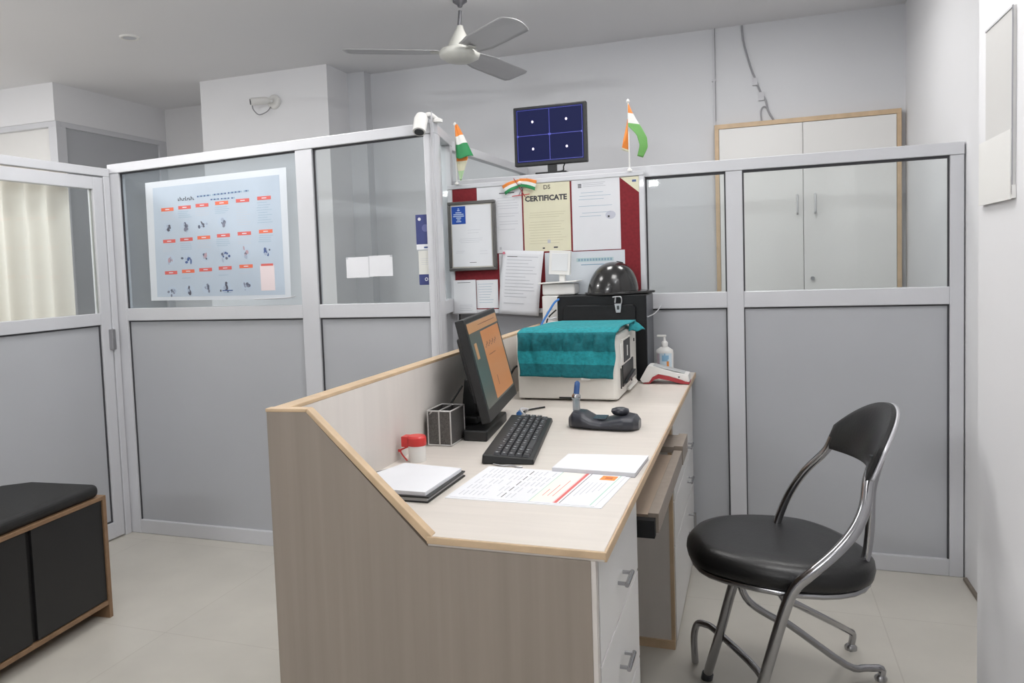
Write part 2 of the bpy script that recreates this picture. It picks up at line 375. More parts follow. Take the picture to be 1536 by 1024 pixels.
# back partition behind desk and chair
Y2, Y3 = 3.482, 3.527
t = thing('glass_partition', 'long low white aluminium partition behind the desk and chair, running to the right wall', 'partition', (-0.3, 3.505, 0))
mb = MB(); rail(mb, -1.30, 0.745, Y2-0.004, Y3, 1.622, 1.669); mb.build('top_rail', t, 0.003)
bays = ((-1.30, -0.47), (-0.43, -0.105), (-0.040, 0.698))
mb = MB()
for a, b_ in bays: rail(mb, a, b_, Y2+0.002, Y3, 1.060, 1.127)
mb.build('middle_rail', t, 0.003)
mb = MB()
for a, b_ in bays: rail(mb, a, b_, Y2+0.002, Y3, 0, 0.066)
mb.build('bottom_rail', t, 0.003)
for a, b_ in ((-0.47, -0.43), (-0.105, -0.040), (0.698, 0.745)):
    MB().box(a, b_, Y2, Y3, 0, 1.622, alu).build('post', t, 0.003)
for k, (a, b_) in enumerate(bays):
    MB().box(a, b_, Y2+0.018, Y2+0.028, 0.066, 1.060, panel_m).build('lower_panel', t)
    MB().box(a, b_, Y2+0.02, Y2+0.025, 1.127, 1.622, glass).build('glass_pane', t)
    g = MB().box(a, b_, Y2+0.010, Y2+0.02, 1.612, 1.622, gasket)
    g.box(a, a+0.006, Y2+0.01, Y2+0.02, 1.127, 1.612, gasket).box(b_-0.006, b_, Y2+0.01, Y2+0.02, 1.127, 1.612, gasket)
    g.box(a, b_, Y2+0.012, Y2+0.018, 1.054, 1.060, gasket)
    g.box(b_-0.006, b_, Y2+0.01, Y2+0.018, 0.066, 1.054, gasket).box(a, a+0.004, Y2+0.012, Y2+0.018, 0.066, 1.054, gasket); g.build('gasket', t)

# door wall on the left, plane x = -2.95
door = sempty('door_1', (-2.97, 1.6, 0))
XD0, XD1 = -2.99, -2.95
MB().box(XD0, XD1, -2.5, 3.10, 1.772, 1.812, alu).build('top_rail', door, 0.003)
MB().box(XD0, XD1, 3.062, 3.10, 0, 1.772, alu).build('door_jamb', door, 0.003)
MB().box(XD0, XD1, -2.5, 1.30, 0, 1.772, panel_m).build('side_panel', door)
leaf = MB().box(XD0, XD1-0.004, 2.995, 3.058, 0.008, 1.765, alu).box(XD0, XD1-0.004, 1.32, 1.40, 0.008, 1.765, alu)\
    .box(XD0, XD1-0.004, 1.40, 2.995, 1.706, 1.765, alu).box(XD0, XD1-0.004, 1.40, 2.995, 1.055, 1.112, alu)\
    .box(XD0, XD1-0.004, 1.40, 2.995, 0.008, 0.085, alu).build('door_leaf', door, 0.003)
MB().box(XD0+0.012, XD0+0.02, 1.40, 2.995, 0.085, 1.055, panel_m).build('door_panel', leaf)
MB().box(XD0+0.012, XD0+0.017, 1.40, 2.995, 1.112, 1.706, glass).build('door_glass', leaf)
MB().box(XD0+0.02, XD0+0.026, 1.40, 2.995, 1.048, 1.055, gasket).box(XD0+0.02, XD0+0.026, 2.989, 2.995, 0.085, 1.048, gasket)\
    .box(XD0+0.02, XD0+0.026, 1.40, 2.995, 0.085, 0.092, gasket)\
    .box(XD0+0.017, XD0+0.023, 2.989, 2.995, 1.112, 1.706, mat('pale_gasket', (150, 154, 150), 0.6)).build('gasket', leaf)
MB().box(-2.956, -2.93, 3.035, 3.058, 0.93, 1.03, steel).build('door_handle', leaf, 0.004)

# curtain behind the door glass
cm = bpy.data.materials.new('cream_curtain'); cm.use_nodes = True; nt = cm.node_tree
b = nt.nodes['Principled BSDF']; b.inputs['Base Color'].default_value = rgb(230, 226, 220); b.inputs['Roughness'].default_value = 0.9
tr = nt.nodes.new('ShaderNodeBsdfTranslucent'); tr.inputs[0].default_value = rgb(232, 226, 212)
ms = nt.nodes.new('ShaderNodeMixShader'); ms.inputs[0].default_value = 0.35
nt.links.new(b.outputs[0], ms.inputs[1]); nt.links.new(tr.outputs[0], ms.inputs[2])
nt.links.new(ms.outputs[0], [n for n in nt.nodes if n.type == 'OUTPUT_MATERIAL'][0].inputs[0])
def cur(u, v):
    y = 1.35+u*1.58; ph = y*2*math.pi/0.115
    return (-3.060+0.030*math.sin(ph+0.5*math.sin(ph*0.31))+0.010*math.sin(ph*0.43+v), y, 0.55+v*1.25)
mb = MB(); mb.grid(cur, 220, 12, cm)
ct = thing('curtain', 'pleated cream curtain glowing behind the glass of the left door', 'curtain', (-3.045, 2.1, 0.55))
mb.build('curtain_cloth', ct)
MB().tube([(-3.045, 1.3, 1.81), (-3.045, 3.08, 1.81)], 0.008, steel, 10, 0).build('curtain_rod', ct)

# ------------------------------------------------------------------ wall cupboard
t = thing('wall_cupboard', 'tall white two-door cupboard with beech edging on the back wall', 'cupboard', (0.26, 4.72, 0))
xa, xb = -0.195, 0.725
MB().box(xa+0.005, xb-0.005, 4.715, 4.745, 0, 1.985, white_lam).build('body', t)
MB().box(xa, xa+0.022, 4.70, 4.748, 0, 1.978, beech).box(xa, xb, 4.70, 4.748, 1.978, 2.003, beech).box(xb-0.022, xb, 4.70, 4.748, 0, 1.978, beech).build('edge_frame', t, 0.001)
for s_, (da, db) in enumerate(((xa+0.024, 0.2535), (0.2565, xb-0.024))):
    d = MB().box(da, db, 4.698, 4.714, 0.02, 1.975, white_lam).build('door', t, 0.001)
    hx = 0.224 if s_ == 0 else 0.312
    MB().tube([(hx, 4.697, 1.49), (hx, 4.670, 1.495), (hx, 4.668, 1.54), (hx, 4.670, 1.585), (hx, 4.697, 1.59)], 0.005, mat('brushed_handle', (206, 206, 208), 0.4, 0.2), 8).build('handle', d)
    if s_ == 1: MB(Matrix.Translation((0.297, 4.69, 1.14)) @ Matrix.Rotation(R(90), 4, 'X')).lathe((0, 0, -0.008), [(0.010, 0), (0.010, 0.012)], steel, 14).build('lock', d)

# cables on the back wall
cbl = mat('grey_cable', (150, 150, 154), 0.6); cbl_l = mat('white_conduit', (196, 196, 200), 0.6)
mb = MB(); mb.box(-0.200, -0.190, 4.738, 4.75, 2.004, CEIL, cbl_l).box(-0.1895, -0.1865, 4.742, 4.75, 2.03, CEIL, cbl)
mb.box(-0.206, -0.184, 4.736, 4.75, 2.25, 2.262, cbl_l)
tag(mb.build('cable_conduit'), 'straight vertical conduit on the back wall above the cupboard edge', 'conduit')
t = thing('wall_cable', 'loose grey cable hanging crookedly down the back wall onto the cupboard', 'cable', (0.03, 4.742, 2.01))
MB().tube([(-0.045, 4.744, 2.535), (-0.043, 4.744, 2.50), (-0.034, 4.744, 2.43), (0.0, 4.744, 2.30), (0.025, 4.744, 2.23), (0.045, 4.744, 2.17), (0.072, 4.744, 2.12), (0.085, 4.744, 2.06), (0.112, 4.742, 2.008)], 0.005, cbl, 8).build('cable_run', t)
MB().tube([(0.085, 4.744, 2.075), (0.062, 4.744, 2.085), (0.048, 4.742, 2.06), (0.05, 4.74, 2.008)], 0.004, cbl, 8).build('cable_loop', t)
MB().box(0.006, 0.032, 4.738, 4.749, 2.205, 2.245, cbl_l).build('cable_clip', t)
MB().box(0.035, 0.065, 4.738, 4.749, 2.12, 2.165, cbl_l).build('cable_clip', t)

# ------------------------------------------------------------------ cameras, fan, downlight
t = thing('bullet_camera', 'small white bullet camera on the plaster pillar', 'camera', (-2.83, 4.36, 2.35))
wall_M = Matrix.Translation((-2.82, 4.389, 2.35)) @ Matrix.Rotation(R(90), 4, 'X')
MB(wall_M).lathe((0, 0, 0), [(0.045, 0), (0.045, 0.008), (0.032, 0.016), (0.016, 0.018)], white_pl, 24).build('mount', t)
d = Vector((-0.75, -0.62, -0.12)).normalized(); p0 = Vector((-2.835, 4.345, 2.355))
bd = MB().tube([p0, p0+d*0.02, p0+d*0.11], [0.018, 0.024, 0.024], white_pl, 18, 0).build('camera_body', t)
MB().tube([p0+d*0.1105, p0+d*0.114], 0.018, dk_grey, 18, 0).build('lens', bd)
MB().tube([(-2.82, 4.365, 2.35), (-2.83, 4.35, 2.353), p0+d*0.01], 0.012, white_pl, 10).build('bracket', t)
MB().tube([p0+d*0.10+Vector((0, -.002, -.022)), (-2.925, 4.31, 2.30), (-2.90, 4.33, 2.27), (-2.86, 4.36, 2.29), (-2.84, 4.375, 2.32)], 0.0035, cbl, 8).build('camera_cable', t)

t = thing('bullet_camera', 'white bullet camera tilted down at the top corner of the poster screen', 'camera', (-1.26, 3.09, 1.87))
d = Vector((0.05, -0.5, -0.85)).normalized(); p0 = Vector((-1.280, 3.085, 1.900))
bd = MB().tube([p0, p0+d*0.02, p0+d*0.085], [0.022, 0.029, 0.027], white_pl, 20, 0).build('camera_body', t, 0.002)
MB().tube([p0+d*0.0855, p0+d*0.088], 0.020, dk_grey, 20, 0).build('lens', bd)
MB().tube([p0+d*0.01, (-1.25, 3.10, 1.905), (-1.225, 3.115, 1.885)], 0.009, white_pl, 10).lathe((-1.225, 3.12, 1.872), [(0.022, 0), (0.022, 0.012), (0.01, 0.018)], white_pl, 16).build('bracket', t)
mb = MB().tube([(-1.258, 3.098, 1.88), (-1.245, 3.096, 1.83), (-1.247, 3.096, 1.2), (-1.249, 3.096, 0.5)], 0.0035, cbl_l, 6)
mb.tube([(-1.243, 3.098, 1.88), (-1.240, 3.096, 1.8), (-1.241, 3.096, 0.5)], 0.003, cbl_l, 6)
mb.build('camera_cable', t)

t = thing('ceiling_fan', 'white three-blade ceiling fan with a short rod', 'fan', (-1.31, 3.66, 2.28))
fan_w = mat('fan_enamel', (196, 196, 190), 0.35); fan_b = mat('fan_blade_enamel', (178, 178, 180), 0.32, 0.25); fan_r = mat('fan_rod', (110, 110, 114), 0.4, 0.5)
MB().lathe((-1.298, 3.66, CEIL-0.03), [(0.010, -0.004), (0.014, 0.006), (0.034, 0.020), (0.034, 0.029)], fan_r, 20).build('canopy', t)
MB().tube([(-1.298, 3.66, CEIL-0.05), (-1.306, 3.66, 2.42)], 0.009, fan_r, 10, 0).build('rod', t)
TI = Matrix.Translation((-1.31, 3.66, 2.29)) @ Matrix.Rotation(R(3.6), 4, Vector((-0.25, 0.97, 0))) 
MB(TI).lathe((0, 0, 0), [(0.02, -0.042), (0.06, -0.038), (0.094, -0.020), (0.100, 0.0), (0.088, 0.016), (0.062, 0.022)], fan_w, 32)\
    .build('motor', t)
MB(TI).lathe((0, 0, 0), [(0.058, 0.024), (0.050, 0.05), (0.034, 0.085), (0.018, 0.115), (0.014, 0.13)], fan_w, 24).build('down_shroud', t)
for k, (a, pt) in enumerate(((197, 6), (316, 14), (76, 14))):
    Mb = TI @ Matrix.Rotation(R(a), 4, 'Z')
    def bl(u, v, pt=pt):
        x = 0.10+u*0.455; wv = 0.052+0.018*min(1, u*4) if u < 0.94 else 0.070-0.02*((u-0.94)/0.06)**2
        y = (v-0.5)*2*wv; z = 0.006-math.tan(R(pt))*y+0.006*(1-(2*v-1)**2)
        return (x+(0.012*(1-(2*v-1)**2) if u > 0.94 else 0), y, z)
    b_ = MB(Mb).grid(bl, 24, 8, fan_b, 0.003).build('blade', t)
    MB(Mb).box(0.07, 0.14, -0.02, 0.02, 0.000, 0.006, fan_w).build('blade_arm', b_, 0.002)

mb = MB(); mb.lathe((-3.06, 3.42, CEIL-0.008), [(0.035, 0.002), (0.038, 0), (0.05, 0.0), (0.052, 0.008)], white_pl, 28).lathe((-3.06, 3.42, CEIL-0.007), [(0.033, 0), (0.034, 0.002)], ink, 28)
tag(mb.build('downlight'), 'small round unlit downlight in the ceiling near the left', 'light')

# ------------------------------------------------------------------ papers and marks (faces towards -y unless noted)
def sheet(name, x0, x1, z0, z1, y, m, thick=0.0012, M=None, parent=None):
    mb = MB(M); mb.box(x0, x1, y-thick, y, z0, z1, m); return mb
def lines(mb, x0, x1, z0, z1, y, n, m, h=0.0022, ragged=0.35, gap=0.0, e=0.0003):
    for k in range(n):
        z = z1-(z1-z0)*(k+0.5)/n
        if gap and random.random() < gap: continue
        xe = x1-(x1-x0)*random.random()*ragged
        xs = x0+(x1-x0)*random.random()*ragged*0.25
        mb.box(xs, xe, y-e, y, z-h*0.36, z+h*0.36, m)
def face(y): return lambda x, z: Matrix.Translation((x, y, z)) @ Matrix.Rotation(R(90), 4, 'X')

# big poster on the left glass
py = 3.098
poster_m = mat('pale_blue_poster', (180, 193, 207), 0.35, noise=((3, 3, 3), 0.06)); lam_edge = mat('poster_border', (206, 212, 219), 0.35)
mb = MB(); 
mb.hexa([(-2.738, py-0.001, 1.163), (-1.955, py-0.001, 1.155), (-1.955, py, 1.155), (-2.738, py, 1.163)],
        [(-2.733, py-0.001, 1.728), (-1.948, py-0.001, 1.742), (-1.948, py, 1.742), (-2.733, py, 1.728)], lam_edge)
mb.hexa([(-2.700, py-0.0014, 1.18), (-1.985, py-0.0014, 1.175), (-1.985, py-0.001, 1.175), (-2.700, py-0.001, 1.18)],
        [(-2.690, py-0.0014, 1.70), (-1.985, py-0.0014, 1.712), (-1.985, py-0.001, 1.712), (-2.690, py-0.001, 1.70)], poster_m)
yf = py-0.0014
cxs = [-2.61, -2.51, -2.41, -2.30, -2.185, -2.07]
pk = mat('poster_white', (214, 214, 222), 0.5); fig = [mat('figure_ink', (84, 84, 96), 0.6), ink_blue, mat('figure_grey', (120, 124, 140), 0.6), mat('figure_rose', (176, 150, 160), 0.6)]
for r_ in range(3):
    for c_ in range(6):
        x = cxs[c_]; z = 1.594-r_*0.150+c_*0.004
        ww = 0.036
        if r_ == 2 and c_ == 5:
            mb.box(x-0.040, x+0.035, yf-0.0005, yf, z-0.118, z-0.004, mat('poster_blank', (226, 212, 214), 0.5))
            mb.box(x-0.034, x+0.030, yf-0.0008, yf-0.0005, z-0.006, z+0.004, ink_red); continue
        mb.box(x-ww, x+ww, yf-0.0005, yf, z-0.008, z+0.008, ink_red if (r_+c_) % 3 else mat('salmon_print', (224, 112, 84), 0.6))
        mb.box(x-0.012, x+0.012, yf-0.0008, yf-0.0005, z-0.002, z+0.002, pk)
        full = (r_ == 0 and c_ >= 4)
        lines(mb, x-0.042, x+0.042, z-(0.115 if full else 0.05), z-0.014, yf, 9 if full else (4 if r_ < 2 else 1), ink_lblue if (c_ % 2) else ink, 0.0022)
        if not full:
            fm_ = fig[(r_*3+c_*2) % 4]; zz = z-0.088
            n_ = 11; rr = 0.024
            mb.hexa([(x+rr*1.15*math.cos(k*2*math.pi/14), yf-0.0002, zz+rr*math.sin(k*2*math.pi/14)) for k in range(14)],
                    [(x+rr*1.15*math.cos(k*2*math.pi/14), yf-0.0003, zz+rr*math.sin(k*2*math.pi/14)) for k in range(14)], mat('poster_halo', (178, 192, 208), 0.5))
            for q in range(8):
                ax_, az_ = random.gauss(0, 0.010), random.gauss(-0.002, 0.009); ra, rb = random.uniform(0.003, 0.009), random.uniform(0.004, 0.013)
                if (r_+c_) % 2: ax_ *= 0.5
                tl = random.uniform(-0.6, 0.6); yy_ = yf-0.0004-0.00005*q; loop = []
                for k in range(10):
                    t_ = k*2*math.pi/10; ex, ez = ra*math.cos(t_), rb*math.sin(t_)
                    loop.append((x+ax_+ex*math.cos(tl)-ez*math.sin(tl), zz+az_+ex*math.sin(tl)+ez*math.cos(tl)))
                mb.hexa([(a_, yy_, b_) for a_, b_ in loop], [(a_, yf-0.0003, b_) for a_, b_ in loop], (fm_, mat('figure_slate', (92, 98, 116), 0.6), mat('figure_haze', (160, 172, 192), 0.6), fm_)[q % 4])
# blurred heading : one taller word and two rows of small unreadable strokes
for k in range(9):
    x = -2.545+k*0.0105; h_ = (0.012, 0.018, 0.010)[k % 3]
    mb.box(x, x+0.0032, yf-0.0006, yf, 1.630, 1.630+h_, ink_dk); mb.box(x, x+0.008, yf-0.0006, yf, 1.630+(k % 2)*0.008, 1.633+(k % 2)*0.008, ink_dk)
for k in range(30):
    x = -2.435+k*0.0096
    if k % 9 == 8: continue
    mb.box(x, x+0.0075, yf-0.0006, yf, 1.640+k*0.0003, 1.647+k*0.0003, ink_lblue if k % 2 else ink_blue)
for k in range(14):
    x = -2.36+k*0.0096
    if k % 6 == 5: continue
    mb.box(x, x+0.0075, yf-0.0006, yf, 1.622, 1.628, ink_lblue if k % 2 else ink_blue)
mb.box(-2.335, -2.328, yf-0.0006, yf, 1.197, 1.206, ink_dk); mb.box(-2.322, -2.265, yf-0.0006, yf, 1.199, 1.204, ink_blue); mb.box(-2.315, -2.275, yf-0.0006, yf, 1.191, 1.193, ink_lblue)
tag(mb.build('poster'), 'large pale blue poster with red headings on the left glass pane', 'poster')
tag(MB().tube([(-2.15, py-0.002, 1.158), (-2.0, py-0.002, 1.160), (-1.93, py-0.002, 1.168)], 0.0018, cbl_l, 6).build('adhesive_strip'), 'thin strip of tape along the lower right of the big poster', 'tape')

# small papers on the second pane
mb = sheet('p', -1.682, -1.572, 1.240, 1.330, 3.1235, paper); mb.box(-1.682, -1.672, 3.1215, 3.1223, 1.322, 1.330, ink)
tag(mb.build('blank_paper'), 'left of the two blank white papers taped inside the second glass pane', 'paper', 'blank papers on the second pane')
mb = sheet('p', -1.570, -1.458, 1.243, 1.333, 3.1235, paper); mb.box(-1.468, -1.458, 3.1215, 3.1223, 1.325, 1.333, ink)
tag(mb.build('blank_paper'), 'right of the two blank white papers taped inside the second glass pane', 'paper', 'blank papers on the second pane')
mb = sheet('p', -1.342, -1.278, 1.372, 1.497, 3.1235, navy)
mb.box(-1.342, -1.278, 3.1223, 3.1235, 1.350, 1.372, paper).box(-1.308, -1.286, 3.1218, 3.1223, 1.355, 1.362, ink_blue)
for (xx, zz, rr, m_) in ((-1.325, 1.478, 0.007, paper), (-1.299, 1.44, 0.016, mat('navy_soft', (96, 100, 150), 0.5))):
    mb.hexa([(xx+rr*math.cos(k*.5236), 3.1220, zz+rr*math.sin(k*.5236)) for k in range(12)], [(xx+rr*math.cos(k*.5236), 3.1223, zz+rr*math.sin(k*.5236)) for k in range(12)], m_)
tag(mb.build('notice'), 'navy notice with a small round white emblem on the glass beside the corner post', 'notice')
mb = sheet('p', -1.335, -1.262, 1.245, 1.345, 3.1235, mat('offwhite_card', (214, 214, 208), 0.5)); mb.box(-1.335, -1.285, 3.1225, 3.1235, 1.20, 1.245, navy)
mb.M = None
mb.box(-1.335, -1.285, 3.1215, 3.1224, 1.205, 1.243, navy)
lines(mb, -1.325, -1.268, 1.283, 1.315, 3.1222, 4, ink, 0.002, 0.1)
for rr, m_ in ((0.0075, paper), (0.0045, navy)):
    mb.hexa([(-1.302+rr*math.cos(k*.5236), 3.1212-(.0002 if rr < .005 else 0), 1.224+rr*math.sin(k*.5236)) for k in range(12)], [(-1.302+rr*math.cos(k*.5236), 3.1215, 1.224+rr*math.sin(k*.5236)) for k in range(12)], m_)
tag(mb.build('notice'), 'pale card with a navy band and emblem below the navy notice on the glass', 'notice')

# ------------------------------------------------------------------ notice board
YN = 3.42
t = thing('notice_board', 'maroon felt notice board in a white frame hung on the back partition', 'notice board', (-0.865, 3.44, 1.055))
MB().box(-1.285, -0.445, YN, YN+0.012, 1.075, 1.622, maroon).build('felt', t)
MB().hexa([(-1.303, YN-0.006, 1.622), (-0.425, YN-0.006, 1.624), (-0.425, YN+0.02, 1.624), (-1.303, YN+0.02, 1.622)], [(-1.303, YN-0.006, 1.642), (-0.425, YN-0.006, 1.644), (-0.425, YN+0.02, 1.644), (-1.303, YN+0.02, 1.642)], alu)\
    .box(-1.302, -0.425, YN-0.006, YN+0.02, 1.055, 1.075, alu).box(-1.303, -1.283, YN-0.006, YN+0.02, 1.075, 1.622, alu).box(-0.447, -0.425, YN-0.006, YN+0.02, 1.075, 1.624, alu).build('frame', t, 0.003)
MB().box(-1.25, -1.20, YN+0.02, 3.482, 1.3, 1.33, alu).build('bracket', t)
MB().box(-0.55, -0.50, YN+0.02, 3.482, 1.3, 1.33, alu).build('bracket', t)
yp = YN-0.0005
def doc(name, label, cat, x0, x1, z0, z1, m, y=yp, fn=None, rot=0, group=None):
    cxm, czm = (x0+x1)/2, (z0+z1)/2
    M = Matrix.Translation((cxm, y, czm)) @ Matrix.Rotation(R(rot), 4, 'Y') @ Matrix.Translation((-cxm, -y, -czm)) if rot else None
    mb = MB(M); mb.box(x0, x1, y-0.001, y, z0, z1, m)
    if fn: fn(mb, y-0.001)
    return tag(mb.build(name), label, cat, group)
def f1(mb, y):
    lines(mb, -1.07, -0.965, 1.40, 1.575, y, 15, ink, 0.0025, 0.3, 0.15); mb.box(-1.06, -0.99, y-0.0004, y, 1.588, 1.592, ink_dk); mb.box(-1.066, -1.056, y-0.0004, y, 1.34, 1.352, ink)
doc('document', 'white printed sheet half hidden behind the framed certificate', 'document', -1.165, -0.957, 1.325, 1.622, paper, fn=f1, group='sheets on the notice board')
def f2(mb, y):
    F = face(y-0.0002)
    text_polys(mb, 'CERTIFICATE', 0.032, F(-0.848, 1.556), ink_dk, 0.0004, 0.0012)
    text_polys(mb, 'DS', 0.026, F(-0.842, 1.603), mat('bronze_print', (104, 98, 84), 0.6), 0.0004, 0.0005)
    lines(mb, -0.93, -0.76, 1.47, 1.50, y, 3, mat('faint_print', (196, 190, 160), 0.7), 0.002, 0.2)
    lines(mb, -0.93, -0.76, 1.355, 1.46, y, 9, mat('faint_print', (196, 190, 160), 0.7), 0.002, 0.2)
    mb.box(-0.845, -0.832, y-0.0004, y, 1.36, 1.375, ink); mb.box(-0.818, -0.800, y-0.0004, y, 1.338, 1.344, ink_dk); mb.box(-0.868, -0.858, y-0.0004, y, 1.336, 1.342, ink_dk)
doc('certificate', 'cream sheet headed CERTIFICATE in the middle of the notice board', 'certificate', -0.950, -0.741, 1.325, 1.622, cream, fn=f2)
def f3(mb, y):
    lines(mb, -0.69, -0.58, 1.590, 1.612, y, 3, ink, 0.003, 0.3)
    for k in range(3): mb.box(-0.705, -0.690, y-0.0004, y, 1.590+k*0.006, 1.594+k*0.006, ink_dk)
    lines(mb, -0.705, -0.545, 1.46, 1.575, y, 8, ink_lblue, 0.002, 0.4, 0.2)
    for rr in (0.022,):
        mb.hexa([(-0.568+rr*math.cos(k*.5236), y-0.0003, 1.468+rr*.8*math.sin(k*.5236)) for k in range(12)], [(-0.568+rr*math.cos(k*.5236), y, 1.468+rr*.8*math.sin(k*.5236)) for k in range(12)], mat('stamp', (196, 198, 210), 0.7))
    mb.box(-0.580, -0.572, y-0.0006, y, 1.458, 1.466, ink_dk)
doc('document', 'white printed sheet with a round stamp at the upper right of the notice board', 'document', -0.733, -0.527, 1.322, 1.624, paper, fn=f3, group='sheets on the notice board')
def f4(mb, y):
    mb.box(-0.72, -0.56, y-0.0004, y, 1.273, 1.289, mat('pale_aqua', (184, 206, 208), 0.7)); mb.box(-0.70, -0.59, y-0.0004, y, 1.258, 1.262, ink_lblue)
    for k in range(12): mb.box(-0.712+k*0.0125, -0.704+k*0.0125, y-0.0007, y-0.0004, 1.276, 1.286, ink_lblue)
doc('document', 'pale bluish sheet low on the notice board behind the helmet', 'document', -0.86, -0.512, 1.10, 1.318, mat('bluish_paper', (214, 220, 226), 0.7), fn=f4, group='sheets on the notice board')
def f5(mb, y):
    lines(mb, -1.175, -1.10, 1.10, 1.195, y, 8, ink_lblue, 0.002, 0.3)
doc('document', 'small white sheet low on the notice board beneath the framed certificate', 'document', -1.182, -1.080, 1.080, 1.208, paper, fn=f5, group='sheets on the notice board')
def f6(mb, y):
    lines(mb, -1.275, -1.20, 1.195, 1.202, y, 1, ink_dk, 0.003, 0.3); lines(mb, -1.265, -1.20, 1.068, 1.10, y, 4, ink, 0.0025, 0.2)
doc('card', 'small white card at the lower left corner of the notice board', 'card', -1.290, -1.183, 1.060, 1.210, paper, y=yp-0.007, fn=f6)
mb = MB(); mb.prism([(-0.525, 1.622), (-0.447, 1.622), (-0.447, 1.555)], 1, yp-0.0012, yp, cream); mb.box(-0.475, -0.458, yp-0.0016, yp-0.0012, 1.600, 1.609, ink_blue)
tag(mb.build('paper_corner'), 'triangular cream paper tucked into the upper right corner of the notice board', 'paper')
doc('document', 'white sheet low on the board behind the curling letter', 'document', -1.070, -0.955, 1.10, 1.322, paper, group='sheets on the notice board')

# curling letter hanging below the board
def curl(u, v):
    x = -1.046+0.186*u-(1-v)*0.030; z = 1.055+0.283*v-0.012*u
    return (x, yp-0.014-0.010*math.sin(v*3.1)-0.012*u*(1-v), z)
mb = MB(); mb.grid(curl, 10, 14, paper, 0.0008)
for k in range(15):
    v = 0.9-k*0.052; 
    if k == 13: continue
    L = random.uniform(0.55, 0.9)
    for q in range(6):
        a_, b_ = 0.12+q*L/6*0.85, 0.12+(q+1)*L/6*0.85
        P = [Vector(curl(a_, v))-Vector((0, 0.0014, 0)), Vector(curl(b_, v))-Vector((0, 0.0014, 0)), Vector(curl(b_, v+0.009))-Vector((0, 0.0014, 0)), Vector(curl(a_, v+0.009))-Vector((0, 0.0014, 0))]
        mb.add(P, [(0, 1, 2, 3)], ink_dk if k == 0 and q < 2 else ink)
lt = thing('letter', 'white printed letter curling away below the centre of the notice board', 'document', (-0.96, yp-0.01, 1.055))
mb.build('page', lt)
MB(face(yp-0.016)(-1.040, 1.325)).lathe((0, 0, 0), [(0.004, -0.002), (0.004, 0.006), (0.006, 0.008)], mat('pink_pin', (224, 120, 140), 0.4), 10).build('push_pin', lt)

# framed certificate
t = thing('framed_certificate', 'framed certificate with a blue emblem at the left of the notice board', 'picture frame', (-1.185, 3.41, 1.25))
xa, xb, za, zb = -1.298, -1.074, 1.252, 1.563; yf0 = 3.385
ff = mat('pewter_frame', (96, 94, 92), 0.35, 0.4); fi = mat('frame_lip', (196, 192, 184), 0.4)
MB().box(xa, xb, yf0, YN-0.009, za, za+0.014, ff).box(xa, xb, yf0, YN-0.009, zb-0.014, zb, ff).box(xa, xa+0.014, yf0, YN-0.009, za+0.014, zb-0.014, ff).box(xb-0.014, xb, yf0, YN-0.009, za+0.014, zb-0.014, ff).build('frame', t, 0.003)
mb = MB().box(xa+0.014, xb-0.014, yf0+0.006, yf0+0.010, za+0.014, zb-0.014, fi).box(xa+0.019, xb-0.019, yf0+0.004, yf0+0.006, za+0.019, zb-0.019, paper)
y = yf0+0.004
mb.box(-1.278, -1.212, y-0.0006, y, 1.463, 1.542, blue_b)
for hw, z in ((0.003, 1.531), (0.006, 1.524), (0.014, 1.514), (0.024, 1.506), (0.026, 1.498), (0.012, 1.490), (0.008, 1.482), (0.012, 1.474)):
    mb.box(-1.245-hw, -1.245+hw, y-0.001, y-0.0006, z-0.0022, z+0.0022, mat('emblem_pale', (190, 206, 232), 0.5))
lines(mb, -1.21, -1.14, 1.415, 1.44, y, 2, ink, 0.0016, 0.3); lines(mb, -1.25, -1.12, 1.375, 1.40, y, 3, ink, 0.0016, 0.3); lines(mb, -1.265, -1.22, 1.33, 1.345, y, 2, ink, 0.0016, 0.3); lines(mb, -1.15, -1.11, 1.32, 1.345, y, 2, ink, 0.0016, 0.3)
lines(mb, -1.20, -1.165, 1.285, 1.292, y, 1, ink_dk, 0.003, 0.1)
mb.build('certificate_sheet', t)

# ------------------------------------------------------------------ flags
def pole_flag(label, bx, by, z0, z1, shape, orient):
    t = thing('table_flag', label, 'flag', (bx, by, z0), 'tricolour flags on poles')
    MB().tube([(bx, by, z0), (bx, by, z1)], 0.0028, white_pl, 8, 0).build('pole', t)
    MB().lathe((bx, by, z1), [(0.003, 0), (0.007, 0.004), (0.006, 0.011), (0.001, 0.016)], white_pl, 12).build('finial', t)
    MB().lathe((bx, by, z0-0.001), [(0.010, 0), (0.010, 0.006), (0.004, 0.012)], white_pl, 12).build('foot', t)
    return t
# left flag
bx, by = -1.253, 3.405
t = pole_flag('tricolour flag on a thin pole at the left end of the notice board', bx, by, 1.643, 1.905, None, 0)
def fl(u, v):  # v down from the pole top, u outwards
    wv = 0.006+0.066*v**0.9; z = 1.900-0.135*v+u*(0.012-0.020*v)
    return (bx+0.003+wv*u, by-0.004-0.020*math.sin(u*4.5)*(0.3+v)-0.004*math.sin(u*11), z-0.010*math.sin(u*5)*v)
MB().grid(fl, 16, 24, flag_white, 0.0006, True, lambda u, v: saffron if v < 0.34 else flag_white if v < 0.60 else flag_green).build('cloth', t)
def fl2(u, v):
    z = 1.79-0.13*v; wv = 0.036*(1-abs(v-0.25)*1.1)
    return (bx+0.022-0.006*v+(u-0.4)*wv*1.7, by+0.006+0.006*math.sin(u*4), z)
MB().grid(fl2, 8, 12, flag_white, 0.0006, True, lambda u, v: saffron if v < 0.30 else (cream if v < 0.7 else mat('pale_green_cloth', (184, 214, 170), 0.6))).build('cloth_fold', t)
